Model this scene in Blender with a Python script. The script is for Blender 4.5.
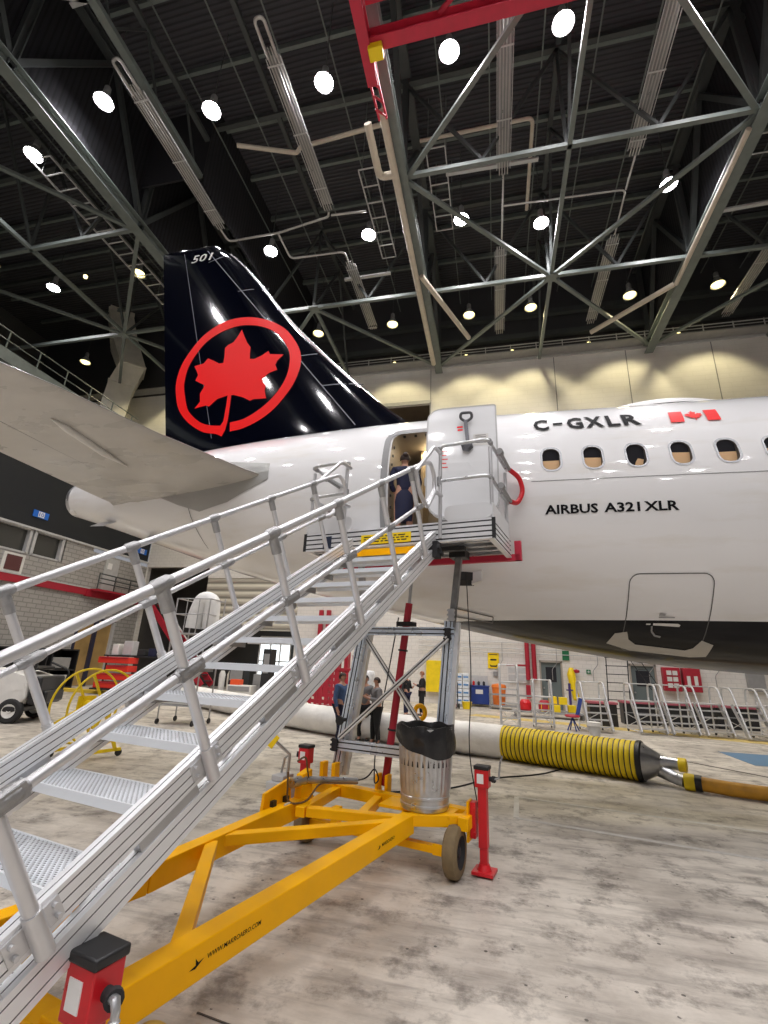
import bpy, bmesh, math, random
import numpy as np
from mathutils import Vector, Matrix
from mathutils.geometry import tessellate_polygon
for o in list(bpy.data.objects): bpy.data.objects.remove(o, do_unlink=True)
SC = bpy.context.scene
COL = SC.collection
R = math.radians
rnd = random.Random(7)
V3 = Vector
ORD = ['first', 'second', 'third', 'fourth', 'fifth', 'sixth', 'seventh', 'eighth', 'ninth', 'tenth', 'eleventh', 'twelfth', 'thirteenth', 'fourteenth', 'fifteenth', 'sixteenth', 'seventeenth', 'eighteenth', 'nineteenth', 'twentieth', 'twenty-first']

# ---------------------------------------------------------------- camera
CAM_H, PITCH, ROLL, YAW, FPX = 1.85, R(17.9), R(2.4), R(13.5), 468.0
Rz = Matrix.Rotation(YAW, 3, 'Z')
c_f = Rz @ Vector((0, math.cos(PITCH), math.sin(PITCH)))
c_r = Rz @ Vector((1, 0, 0))
c_u = c_r.cross(c_f)
cr_, sr_ = math.cos(ROLL), math.sin(ROLL)
cam_r = c_r*cr_ + c_u*sr_
cam_u = -c_r*sr_ + c_u*cr_
cam = bpy.data.cameras.new('camera')
cam.sensor_fit = 'HORIZONTAL'; cam.sensor_width = 36.0; cam.lens = FPX/768*36.0
cam.clip_end = 300; cam.clip_start = 0.05
cam_ob = bpy.data.objects.new('camera', cam); COL.objects.link(cam_ob)
M = Matrix((cam_r, cam_u, -c_f)).transposed().to_4x4(); M.translation = (0, 0, CAM_H)
cam_ob.matrix_world = M
SC.camera = cam_ob

# ---------------------------------------------------------------- world, light levels, exposure
LAMP_POWER = 1020.0
w = bpy.data.worlds.new('world'); SC.world = w; w.use_nodes = True
w.node_tree.nodes['Background'].inputs[0].default_value = (0.92, 0.93, 1.0, 1)
w.node_tree.nodes['Background'].inputs[1].default_value = 0.30
SC.view_settings.view_transform = 'Standard'; SC.view_settings.look = 'None'
SC.view_settings.gamma = 1.0; SC.view_settings.use_curve_mapping = False
SC.view_settings.exposure = 0.0

# ---------------------------------------------------------------- helpers
def unit(v):
    v = Vector(v); return v.normalized() if v.length > 1e-9 else v

class Grooved(list):
    pass
class MB:
    """collects polygons and links them as one mesh object"""
    def __init__(s): s.v = []; s.f = []; s.m = []
    def add(s, vs, fs, m=0):
        n = len(s.v); s.v += [tuple(v) for v in vs]
        for f in fs: s.f.append([i+n for i in f]); s.m.append(m)
        return s
    def box(s, c, d, rot=None, m=0):
        c = Vector(c); x, y, z = d[0]/2, d[1]/2, d[2]/2
        vs = [Vector((i*x, j*y, k*z)) for k in (-1, 1) for j in (-1, 1) for i in (-1, 1)]
        if rot is not None: vs = [rot @ v for v in vs]
        return s.add([c+v for v in vs], [(0,2,3,1),(4,5,7,6),(0,1,5,4),(2,6,7,3),(0,4,6,2),(1,3,7,5)], m)
    def b2(s, a, b, m=0):
        a = Vector(a); b = Vector(b); d = b-a
        return s.box((a+b)/2, (abs(d.x), abs(d.y), abs(d.z)), None, m)
    def sweep(s, p, q, poly, up=(0,0,1), m=0):
        p = Vector(p); q = Vector(q); d = unit(q-p); side = unit(d.cross(Vector(up))); u = side.cross(d)
        n = len(poly); vs = [p+side*a+u*b for a, b in poly]+[q+side*a+u*b for a, b in poly]
        fs = [(i, (i+1) % n, n+(i+1) % n, n+i) for i in range(n)]
        slots = []
        if isinstance(poly, Grooved):
            am = max(abs(a) for a, b in poly); bm_ = max(abs(b) for a, b in poly); ins = [abs(a) < am-1e-6 and abs(b) < bm_-1e-6 for a, b in poly]
            slots = [i for i in range(n) if ins[i] or ins[(i+1) % n]]
        if n <= 4: caps = [tuple(range(n))[::-1], tuple(range(n, 2*n))]
        else:
            caps = []
            for t in tessellate_polygon([[Vector((a, b, 0)) for a, b in poly]]):
                caps.append((t[2], t[1], t[0])); caps.append((n+t[0], n+t[1], n+t[2]))
        k0 = len(s.m); s.add(vs, fs+caps, m)
        for i in slots: s.m[k0+i] = 1  # recessed faces get the painted shade material
        return s
    def bar(s, p, q, w, h, up=(0,0,1), m=0):
        return s.sweep(p, q, [(-w/2,-h/2),(w/2,-h/2),(w/2,h/2),(-w/2,h/2)], up, m)
    def tube(s, pts, r, n=10, m=0, closed=False, caps=True):
        pts = [Vector(p) for p in pts]; N = len(pts); rings = []
        rr = r if isinstance(r, (list, tuple)) else [r]*N
        nrm = None
        for i, p in enumerate(pts):
            if closed: t = unit(pts[(i+1) % N]-pts[i-1])
            elif i == 0: t = unit(pts[1]-pts[0])
            elif i == N-1: t = unit(pts[-1]-pts[-2])
            else: t = unit(unit(pts[i+1]-p)+unit(p-pts[i-1]))
            if nrm is None:
                nrm = t.cross(Vector((0,0,1)) if abs(t.z) < 0.9 else Vector((1,0,0))).normalized()
            else:
                nrm = unit(nrm - t*nrm.dot(t))
            bi = t.cross(nrm)
            sc = 1.0
            rings.append([p+(nrm*math.cos(2*math.pi*k/n)+bi*math.sin(2*math.pi*k/n))*rr[i]*sc for k in range(n)])
        vs = [v for rg in rings for v in rg]; fs = []
        for i in range(N if closed else N-1):
            j = (i+1) % N
            for k in range(n): fs.append((i*n+k, i*n+(k+1) % n, j*n+(k+1) % n, j*n+k))
        if caps and not closed:
            fs.append(tuple(range(n))[::-1]); fs.append(tuple(range((N-1)*n, N*n)))
        return s.add(vs, fs, m)
    def lathe(s, prof, c=(0,0,0), axis=(0,0,1), n=24, m=0, caps=True):
        ax = unit(axis); x = ax.orthogonal().normalized(); y = ax.cross(x); c = Vector(c)
        vs = []; fs = []
        for r, h in prof:
            for k in range(n):
                a = 2*math.pi*k/n; vs.append(c+ax*h+(x*math.cos(a)+y*math.sin(a))*r)
        for i in range(len(prof)-1):
            for k in range(n): fs.append((i*n+k, i*n+(k+1) % n, (i+1)*n+(k+1) % n, (i+1)*n+k))
        if caps and prof[0][0] > 1e-6: fs.append(tuple(range(n))[::-1])
        if caps and prof[-1][0] > 1e-6: fs.append(tuple(range((len(prof)-1)*n, len(prof)*n)))
        return s.add(vs, fs, m)
    def cyl(s, p, q, r, n=16, m=0): return s.tube([p, q], r, n, m)
    def poly(s, pts, ext, m=0):
        """planar polygon extruded by vector ext"""
        n = len(pts); e = Vector(ext); P = [Vector(p) for p in pts]
        tr = tessellate_polygon([P]); vs = P+[p+e for p in P]
        fs = [(i, (i+1) % n, n+(i+1) % n, n+i) for i in range(n)]
        for t in tr: fs.append(tuple(t)); fs.append((n+t[2], n+t[1], n+t[0]))
        return s.add(vs, fs, m)
    def build(s, name, mat, parent=None, world=False, smooth=True, bevel=0.0, ang=35):
        me = bpy.data.meshes.new(name)
        vs = s.v
        if parent is not None and world:
            inv = parent.matrix_basis.inverted(); vs = [tuple(inv @ Vector(v)) for v in vs]
        me.from_pydata(vs, [], s.f)
        mats = mat if isinstance(mat, (list, tuple)) else ([mat, SLOT_SHADE] if 1 in s.m else [mat])
        for mm in mats: me.materials.append(mm)
        me.polygons.foreach_set('material_index', s.m)
        bm = bmesh.new(); bm.from_mesh(me)
        bmesh.ops.recalc_face_normals(bm, faces=bm.faces); bm.to_mesh(me); bm.free()
        me.update()
        if smooth:
            me.polygons.foreach_set('use_smooth', [True]*len(me.polygons)); me.set_sharp_from_angle(angle=R(ang))
        o = bpy.data.objects.new(name, me); COL.objects.link(o)
        if parent is not None: o.parent = parent
        if bevel > 0:
            b = o.modifiers.new('bevel', 'BEVEL'); b.width = bevel; b.segments = 2; b.limit_method = 'ANGLE'; b.angle_limit = R(40)
        return o

def tag(o, label=None, cat=None, group=None, kind=None):
    if label: o['label'] = label
    if cat: o['category'] = cat
    if group: o['group'] = group
    if kind: o['kind'] = kind
    return o
def thing(name, label, cat, loc=(0,0,0), rotz=0.0, group=None, kind=None):
    o = bpy.data.objects.new(name, None); COL.objects.link(o)
    o.matrix_basis = Matrix.Translation(Vector(loc)) @ Matrix.Rotation(rotz, 4, 'Z')
    o.empty_display_size = 0.1
    return tag(o, label, cat, group, kind)
def dup(root, loc=None, rotz=None, label=None, group=None):
    r = root.copy(); COL.objects.link(r)
    if loc is not None:
        rz = rotz if rotz is not None else root.matrix_basis.to_euler().z
        r.matrix_basis = Matrix.Translation(Vector(loc)) @ Matrix.Rotation(rz, 4, 'Z')
    if label: r['label'] = label
    if group: r['group'] = group
    for ch in list(root.children):
        c = ch.copy(); COL.objects.link(c); c.parent = r
        for g in list(ch.children):
            d = g.copy(); COL.objects.link(d); d.parent = c
    return r
def struct(o): o['kind'] = 'structure'; return o
def arc_round(pts, rad, n=5, closed=False):
    """polyline with rounded corners"""
    P = [Vector(p) for p in pts]; out = []; N = len(P)
    for i, p in enumerate(P):
        if not closed and i in (0, N-1): out.append(p); continue
        a = P[i-1]; b = P[(i+1) % N]; da = unit(a-p); db = unit(b-p)
        l = min(rad, (a-p).length*0.49, (b-p).length*0.49)
        s_, e_ = p+da*l, p+db*l
        for k in range(n+1):
            t = k/n; out.append(s_*(1-t)**2+p*2*t*(1-t)+e_*t*t)
    return out
def rrect(x0, x1, z0, z1, r, n=5):
    """rounded rectangle outline, list of (x,z)"""
    out = []
    for cx, cz, a0 in ((x1-r, z1-r, 0), (x0+r, z1-r, 90), (x0+r, z0+r, 180), (x1-r, z0+r, 270)):
        for k in range(n+1):
            a = R(a0+90*k/n); out.append((cx+r*math.cos(a), cz+r*math.sin(a)))
    return out
def text_polys(txt, bold=0.0, res=2):
    """vertices (x,y) and faces of a text string set in the built-in font"""
    cu = bpy.data.curves.new('t', 'FONT'); cu.body = txt; cu.offset = bold; cu.resolution_u = res
    o = bpy.data.objects.new('t', cu); COL.objects.link(o)
    dg = bpy.context.evaluated_depsgraph_get()
    me = bpy.data.meshes.new_from_object(o.evaluated_get(dg))
    vs = [(v.co.x, v.co.y) for v in me.vertices]; fs = [list(p.vertices) for p in me.polygons]
    bpy.data.objects.remove(o, do_unlink=True); bpy.data.meshes.remove(me); bpy.data.curves.remove(cu)
    return vs, fs
def fit_text(txt, u0, u1, v0, v1, bold=0.0, shear=0.0):
    vs, fs = text_polys(txt, bold)
    x0 = min(v[0] for v in vs); x1 = max(v[0] for v in vs); y0 = min(v[1] for v in vs); y1 = max(v[1] for v in vs)
    return [(u0+(x-x0)/(x1-x0)*(u1-u0)+shear*(y-y0)/(y1-y0), v0+(y-y0)/(y1-y0)*(v1-v0)) for x, y in vs], fs
def poly2d(pts):
    return [tuple(p) for p in pts], [list(t) for t in tessellate_polygon([[Vector((a, b, 0)) for a, b in pts]])]
def decal(name, items, fn, mat, parent, step=0.12, world=True):
    """flat shapes (u,v) cut into strips and laid on the surface fn(u,v)->xyz"""
    bm = bmesh.new()
    for vs, fs in items:
        bv = [bm.verts.new((a, b, 0)) for a, b in vs]
        for f in fs:
            try: bm.faces.new([bv[i] for i in f])
            except ValueError: pass
    if step:
        us = [v.co.x for v in bm.verts]; ws = [v.co.y for v in bm.verts]
        for ax, lo, hi in ((0, min(us), max(us)), (1, min(ws), max(ws))):
            k = math.ceil(lo/step)
            while k*step < hi:
                no = (1,0,0) if ax == 0 else (0,1,0); co = (k*step,0,0) if ax == 0 else (0,k*step,0)
                bmesh.ops.bisect_plane(bm, geom=bm.verts[:]+bm.edges[:]+bm.faces[:], plane_co=co, plane_no=no); k += 1
    inv = parent.matrix_basis.inverted() if (parent is not None and world) else Matrix.Identity(4)
    for v in bm.verts: v.co = inv @ Vector(fn(v.co.x, v.co.y))
    me = bpy.data.meshes.new(name); bm.to_mesh(me); bm.free(); me.materials.append(mat)
    o = bpy.data.objects.new(name, me); COL.objects.link(o)
    if parent is not None: o.parent = parent
    return o
def ring2d(pts, wd):
    """closed strip of width wd along outline pts (inwards)"""
    n = len(pts); vs = []; fs = []
    cx = sum(p[0] for p in pts)/n; cy = sum(p[1] for p in pts)/n
    for i, (x, y) in enumerate(pts):
        ax, ay = pts[i-1]; bx, by = pts[(i+1) % n]
        tx, ty = bx-ax, by-ay; l = math.hypot(tx, ty) or 1; nx, ny = -ty/l, tx/l
        if nx*(cx-x)+ny*(cy-y) < 0: nx, ny = -nx, -ny
        vs += [(x, y), (x+nx*wd, y+ny*wd)]
    for i in range(n):
        j = (i+1) % n; fs.append([2*i, 2*j, 2*j+1, 2*i+1])
    return vs, fs
def line2d(pts, wd):
    vs = []; fs = []
    for (x0, y0), (x1, y1) in zip(pts[:-1], pts[1:]):
        l = math.hypot(x1-x0, y1-y0) or 1; nx, ny = -(y1-y0)/l*wd/2, (x1-x0)/l*wd/2
        k = len(vs); vs += [(x0+nx, y0+ny), (x1+nx, y1+ny), (x1-nx, y1-ny), (x0-nx, y0-ny)]; fs.append([k, k+1, k+2, k+3])
    return vs, fs
def smooth_interp(xs, ys):
    xs = list(xs); ys = list(ys)
    d = [(ys[i+1]-ys[i])/(xs[i+1]-xs[i]) for i in range(len(xs)-1)]
    m = [d[0]]+[0 if d[i-1]*d[i] <= 0 else 2*d[i-1]*d[i]/(d[i-1]+d[i]) for i in range(1, len(d))]+[d[-1]]
    def f(x):
        if x <= xs[0]: return ys[0]
        if x >= xs[-1]: return ys[-1]
        i = max(k for k in range(len(xs)-1) if xs[k] <= x)
        h = xs[i+1]-xs[i]; t = (x-xs[i])/h
        return ((2*t**3-3*t*t+1)*ys[i]+(t**3-2*t*t+t)*h*m[i]+(-2*t**3+3*t*t)*ys[i+1]+(t**3-t*t)*h*m[i+1])
    return f

# ---------------------------------------------------------------- materials
def mat(name, col, rough=0.5, metal=0.0, var=0.0, scale=6.0, bump=0.0, bscale=40.0, coat=0.0, spec=0.5, emit=None, estr=0.0, alpha=1.0, trans=0.0, stretch=None):
    m = bpy.data.materials.new(name); m.use_nodes = True; nt = m.node_tree; b = nt.nodes['Principled BSDF']
    b.inputs['Base Color'].default_value = (*col, 1); b.inputs['Roughness'].default_value = rough
    b.inputs['Metallic'].default_value = metal; b.inputs['Coat Weight'].default_value = coat
    b.inputs['Coat Roughness'].default_value = 0.06; b.inputs['Specular IOR Level'].default_value = spec
    if trans: b.inputs['Transmission Weight'].default_value = trans
    if emit: b.inputs['Emission Color'].default_value = (*emit, 1); b.inputs['Emission Strength'].default_value = estr
    tc = nt.nodes.new('ShaderNodeTexCoord'); mp = nt.nodes.new('ShaderNodeMapping'); nt.links.new(tc.outputs['Object'], mp.inputs[0])
    if stretch: mp.inputs['Scale'].default_value = stretch
    if var > 0:
        n = nt.nodes.new('ShaderNodeTexNoise'); n.inputs['Scale'].default_value = scale; n.inputs['Detail'].default_value = 5
        nt.links.new(mp.outputs[0], n.inputs['Vector'])
        r = nt.nodes.new('ShaderNodeMapRange'); r.inputs[1].default_value = 0.3; r.inputs[2].default_value = 0.7
        r.inputs[3].default_value = 1-var; r.inputs[4].default_value = 1+var*0.6
        nt.links.new(n.outputs[0], r.inputs[0])
        mx = nt.nodes.new('ShaderNodeMix'); mx.data_type = 'RGBA'; mx.blend_type = 'MULTIPLY'; mx.inputs[0].default_value = 1
        mx.inputs[6].default_value = (*col, 1); nt.links.new(r.outputs[0], mx.inputs[7]); nt.links.new(mx.outputs[2], b.inputs['Base Color'])
        r2 = nt.nodes.new('ShaderNodeMapRange'); r2.inputs[1].default_value = 0.3; r2.inputs[2].default_value = 0.7
        r2.inputs[3].default_value = max(rough-0.08, 0.02); r2.inputs[4].default_value = min(rough+0.08, 1)
        nt.links.new(n.outputs[0], r2.inputs[0]); nt.links.new(r2.outputs[0], b.inputs['Roughness'])
    if bump > 0:
        n2 = nt.nodes.new('ShaderNodeTexNoise'); n2.inputs['Scale'].default_value = bscale; n2.inputs['Detail'].default_value = 4
        nt.links.new(mp.outputs[0], n2.inputs['Vector'])
        bp = nt.nodes.new('ShaderNodeBump'); bp.inputs['Strength'].default_value = bump; bp.inputs['Distance'].default_value = 0.02
        nt.links.new(n2.outputs[0], bp.inputs['Height']); nt.links.new(bp.outputs[0], b.inputs['Normal'])
    return m
def nodes(m): return m.node_tree, m.node_tree.nodes['Principled BSDF']
def math_node(nt, op, a, b=None):
    n = nt.nodes.new('ShaderNodeMath'); n.operation = op
    for i, x in enumerate((a, b)):
        if x is None: continue
        if isinstance(x, (int, float)): n.inputs[i].default_value = x
        else: nt.links.new(x, n.inputs[i])
    return n.outputs[0]
def mix_node(nt, fac, a, b):
    n = nt.nodes.new('ShaderNodeMix'); n.data_type = 'RGBA'
    if isinstance(fac, (int, float)): n.inputs[0].default_value = fac
    else: nt.links.new(fac, n.inputs[0])
    for i, x in ((6, a), (7, b)):
        if isinstance(x, tuple): n.inputs[i].default_value = (*x, 1)
        else: nt.links.new(x, n.inputs[i])
    return n.outputs[2]
def noise(nt, vec, scale, detail=6, rough=0.6):
    n = nt.nodes.new('ShaderNodeTexNoise'); n.inputs['Scale'].default_value = scale; n.inputs['Detail'].default_value = detail
    n.inputs['Roughness'].default_value = rough; nt.links.new(vec, n.inputs['Vector']); return n.outputs[0]
def ramp(nt, x, lo, hi):
    r = nt.nodes.new('ShaderNodeMapRange'); r.inputs[1].default_value = lo; r.inputs[2].default_value = hi
    nt.links.new(x, r.inputs[0]); return r.outputs[0]

ALU = mat('brushed_aluminium', (0.80, 0.81, 0.82), 0.38, 0.45)
ALU_TUBE = mat('aluminium_tube', (0.62, 0.62, 0.63), 0.36, 0.6, 0.04, 12)
LADM = mat('ladder_metal', (0.55, 0.55, 0.55), 0.45, 0.5)
ALU_DULL = mat('cast_fitting', (0.36, 0.36, 0.36), 0.45, 0.8, 0.12, 25, 0.3, 60)
STEEL = mat('steel', (0.5, 0.5, 0.51), 0.35, 0.9, 0.12, 10)
GALV = mat('galvanised_steel', (0.55, 0.56, 0.57), 0.33, 0.9, 0.18, 8, 0.15, 12)
BLACK = mat('black_plastic', (0.012, 0.012, 0.013), 0.45)
SLOT_SHADE = mat('painted_slot_shade', (0.045, 0.045, 0.05), 0.7)  # dark colour painted on groove faces to stand in for shade in the slots
DARK = mat('dark_gap', (0.02, 0.02, 0.022), 0.8)
YELLOW = mat('chassis_yellow', (1.0, 0.49, 0.0), 0.42, 0, 0.05, 5, spec=0.2)
SIGNY = mat('sign_yellow', (0.90, 0.64, 0.0), 0.5)
HOSEY = mat('hose_yellow', (0.85, 0.62, 0.005), 0.5, 0, 0.1, 5)
RED = mat('jack_red', (0.60, 0.012, 0.02), 0.35, 0, 0.08, 12)
CRANE = mat('crane_red', (0.52, 0.018, 0.05), 0.5, 0, 0.12, 3)
DKRED = mat('dark_red', (0.38, 0.012, 0.03), 0.5, 0, 0.1, 5)
WHITE = mat('white_paint', (0.83, 0.83, 0.82), 0.4)
OFFW = mat('off_white', (0.70, 0.69, 0.66), 0.6, 0, 0.08, 5)
CREAM = mat('cream_panel', (0.66, 0.62, 0.53), 0.6, 0, 0.10, 2)
GREY = mat('mid_grey', (0.28, 0.28, 0.28), 0.6, 0, 0.1, 4)
LGREY = mat('light_grey', (0.5, 0.5, 0.5), 0.5, 0, 0.08, 6)
TRUSS = mat('truss_paint', (0.15, 0.175, 0.165), 0.5, 0, 0.15, 3)
TRUSSD = mat('truss_dark', (0.055, 0.062, 0.062), 0.6, 0, 0.15, 3)
RUBBER = mat('tyre_rubber', (0.20, 0.145, 0.075), 0.8, 0, 0.2, 20)
RUBBERK = mat('black_rubber', (0.02, 0.02, 0.02), 0.8)
BLUE = mat('bin_blue', (0.012, 0.04, 0.22), 0.4)
ORANGE = mat('orange_plastic', (0.80, 0.20, 0.03), 0.45)
NAVY = mat('navy_cloth', (0.012, 0.014, 0.045), 0.85, 0, 0.2, 30)
DENIM = mat('denim_cloth', (0.06, 0.11, 0.24), 0.85, 0, 0.15, 30)
GREYCL = mat('grey_cloth', (0.20, 0.20, 0.21), 0.85, 0, 0.15, 30)
BLKCL = mat('black_cloth', (0.012, 0.012, 0.014), 0.85)
SKIN = mat('skin', (0.50, 0.27, 0.19), 0.55)
HAIRD = mat('dark_hair', (0.03, 0.014, 0.01), 0.6)
HAIRG = mat('ginger_hair', (0.26, 0.09, 0.03), 0.6)
TAN = mat('window_blind', (0.80, 0.52, 0.28), 0.7)
GLASSD = mat('dark_glass', (0.03, 0.03, 0.035), 0.06, 0, coat=0.5)
GREEN = mat('green_sign', (0.01, 0.16, 0.06), 0.5)
BSIGN = mat('blue_sign', (0.01, 0.14, 0.62), 0.5)
PIPECR = mat('pipe_cream', (0.58, 0.52, 0.43), 0.55, 0, 0.1, 4)
BRONZE = mat('gold_door', (0.50, 0.33, 0.13), 0.35, 0.3, 0.25, 1.2)
MULCH = mat('brown_dark', (0.12, 0.09, 0.06), 0.8, 0, 0.3, 1)

# ================================================================ SETTING
WX0, WX1, WY0, WY1 = -22.0, 30.0, -34.0, 26.0
# floor: stained concrete
m = mat('concrete_floor', (0.46, 0.42, 0.37), 0.55)
nt, bs = nodes(m); tc = nt.nodes.new('ShaderNodeTexCoord'); P = tc.outputs['Object']
n1 = noise(nt, P, 0.55, 8, 0.65); n2 = noise(nt, P, 2.6, 10, 0.72); n3 = noise(nt, P, 14, 6, 0.6)
vo = nt.nodes.new('ShaderNodeTexVoronoi'); vo.inputs['Scale'].default_value = 7.0; nt.links.new(P, vo.inputs['Vector'])
mpw = nt.nodes.new('ShaderNodeMapping'); mpw.inputs['Scale'].default_value = (0.35, 2.2, 1); mpw.inputs['Rotation'].default_value = (0, 0, R(8)); nt.links.new(P, mpw.inputs[0])
n4 = noise(nt, mpw.outputs[0], 2.2, 7, 0.7)
c = mix_node(nt, ramp(nt, n1, 0.40, 0.60), (0.42, 0.378, 0.325), (0.68, 0.63, 0.55))
c = mix_node(nt, math_node(nt, 'MULTIPLY', ramp(nt, n2, 0.50, 0.64), 0.85), c, (0.16, 0.14, 0.12))
c = mix_node(nt, math_node(nt, 'MULTIPLY', ramp(nt, n4, 0.50, 0.66), 0.6), c, (0.20, 0.18, 0.16))
c = mix_node(nt, math_node(nt, 'MULTIPLY', ramp(nt, n4, 0.48, 0.30), 0.45), c, (0.72, 0.675, 0.60))
sp = math_node(nt, 'LESS_THAN', vo.outputs['Distance'], 0.09); sp = math_node(nt, 'MULTIPLY', sp, math_node(nt, 'GREATER_THAN', n2, 0.50))
c = mix_node(nt, math_node(nt, 'MULTIPLY', sp, 0.8), c, (0.05, 0.045, 0.04))
nt.links.new(c, bs.inputs['Base Color'])
nt.links.new(math_node(nt, 'ADD', math_node(nt, 'MULTIPLY', n2, 0.5), 0.22), bs.inputs['Roughness'])
bp = nt.nodes.new('ShaderNodeBump'); bp.inputs['Strength'].default_value = 0.25; bp.inputs['Distance'].default_value = 0.01
nt.links.new(n3, bp.inputs['Height']); nt.links.new(bp.outputs[0], bs.inputs['Normal'])
struct(MB().b2((-36, WY0, -0.2), (WX1, WY1+4, 0)).build('floor', m))
struct(MB().b2((-36, WY0-0.3, 0), (WX1, WY0, 26.6)).build('wall_front', mat('front_doors', (0.20, 0.20, 0.21), 0.6, 0, 0.2, 0.2)))
struct(MB().b2((WX1, WY0, 0), (WX1+0.3, WY1+0.3, 26.6)).build('wall_right', mat('right_wall', (0.55, 0.54, 0.52), 0.6, 0, 0.2, 0.2)))
struct(MB().b2((-36.3, WY0, 0), (-36, WY1+0.3, 26.6)).build('wall_far_left', mat('far_left_wall', (0.10, 0.10, 0.10), 0.7)))
# floor joints and painted lines
def fstrip(p, q, wd, mt, name, z=0.004):
    p = Vector((*p, z)); q = Vector((*q, z)); return tag(MB().bar(p, q, wd, 0.004).build(name, mt), kind='structure')
JOINT = mat('floor_joint', (0.09, 0.08, 0.07), 0.9, 0, 0.3, 8)
FADE = mat('faded_paint', (0.62, 0.60, 0.56), 0.6, 0, 0.15, 9)
YPAINT = mat('floor_yellow', (0.62, 0.47, 0.16), 0.6, 0, 0.35, 5)
BPAINT = mat('floor_blue', (0.10, 0.20, 0.32), 0.6, 0, 0.2, 5)
fstrip((-1.64, 2.97), (1.5, 2.52), 0.010, JOINT, 'trim_1')
fstrip((0.25, 8.35), (5.2, 7.5), 0.07, FADE, 'trim_2', 0.003)
fstrip((0.2, 7.25), (3.3, 6.6), 0.07, FADE, 'trim_3', 0.003)
fstrip((0.25, 8.35), (0.2, 7.25), 0.07, FADE, 'trim_4', 0.006)
fstrip((2.9, 14.5), (6.0, 11.0), 0.07, JOINT, 'trim_5')
struct(MB().b2((5.6, 13.3, 0), (9.5, 15.2, 0.004)).build('trim_6', BPAINT))
fstrip((-1.0, 21.0), (12.0, 16.6), 0.9, YPAINT, 'trim_7', 0.002)
struct(MB().b2((-21.9, 19.5, 0), (-14.0, 20.1, 0.12)).build('trim_8', mat('kerb_yellow', (0.72, 0.50, 0.05), 0.6, 0, 0.2, 3)))

def brick(name, c1, c2, mortar, sx=0.4, sz=0.2, axes='XZ', rough=0.6, bump=0.3, msize=0.02):
    m = mat(name, c1, rough); nt, bs = nodes(m); tc = nt.nodes.new('ShaderNodeTexCoord')
    se = nt.nodes.new('ShaderNodeSeparateXYZ'); nt.links.new(tc.outputs['Object'], se.inputs[0])
    cb = nt.nodes.new('ShaderNodeCombineXYZ'); nt.links.new(se.outputs[axes[0]], cb.inputs[0]); nt.links.new(se.outputs[axes[1]], cb.inputs[1])
    br = nt.nodes.new('ShaderNodeTexBrick'); nt.links.new(cb.outputs[0], br.inputs['Vector'])
    br.inputs['Scale'].default_value = 1; br.inputs['Brick Width'].default_value = sx; br.inputs['Row Height'].default_value = sz
    br.inputs['Mortar Size'].default_value = msize; br.inputs['Color1'].default_value = (*c1, 1); br.inputs['Color2'].default_value = (*c2, 1); br.inputs['Mortar'].default_value = (*mortar, 1)
    n = noise(nt, tc.outputs['Object'], 1.2, 5)
    c = mix_node(nt, math_node(nt, 'MULTIPLY', ramp(nt, n, 0.45, 0.75), 0.2), br.outputs['Color'], tuple(x*0.6 for x in c1))
    nt.links.new(c, bs.inputs['Base Color'])
    bp = nt.nodes.new('ShaderNodeBump'); bp.inputs['Strength'].default_value = bump; bp.inputs['Distance'].default_value = 0.01; bp.invert = True
    nt.links.new(br.outputs['Fac'], bp.inputs['Height']); nt.links.new(bp.outputs[0], bs.inputs['Normal'])
    return m
WALLB = brick('white_block_wall', (0.74, 0.71, 0.66), (0.725, 0.695, 0.645), (0.66, 0.635, 0.59))
WALLU = brick('cream_upper_wall', (0.80, 0.78, 0.74), (0.795, 0.775, 0.735), (0.76, 0.74, 0.70), 1.2, 0.3, bump=0.1)
WALLL = brick('grey_block_wall', (0.40, 0.385, 0.36), (0.36, 0.345, 0.325), (0.25, 0.24, 0.23), 0.5, 0.22, 'YZ', msize=0.025)
def ribs(name, col, pitch, axis, rough=0.6, depth=0.5, dark=0.5):
    m = mat(name, col, rough); nt, bs = nodes(m); tc = nt.nodes.new('ShaderNodeTexCoord')
    se = nt.nodes.new('ShaderNodeSeparateXYZ'); nt.links.new(tc.outputs['Object'], se.inputs[0])
    s_ = math_node(nt, 'SINE', math_node(nt, 'MULTIPLY', se.outputs[axis], 2*math.pi/pitch))
    c = mix_node(nt, ramp(nt, s_, -0.2, -0.9), col, tuple(x*dark for x in col)); nt.links.new(c, bs.inputs['Base Color'])
    bp = nt.nodes.new('ShaderNodeBump'); bp.inputs['Strength'].default_value = depth; bp.inputs['Distance'].default_value = 0.05
    nt.links.new(s_, bp.inputs['Height']); nt.links.new(bp.outputs[0], bs.inputs['Normal'])
    return m
DECK = ribs('roof_deck', (0.055, 0.055, 0.065), 0.2, 'Y', 0.8)
CLAD = ribs('dark_cladding', (0.016, 0.016, 0.021), 0.22, 'Y', 0.95, depth=0.15)
SIDING = ribs('cream_siding', (0.56, 0.52, 0.43), 0.45, 'Z', depth=0.6, dark=0.45)

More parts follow.
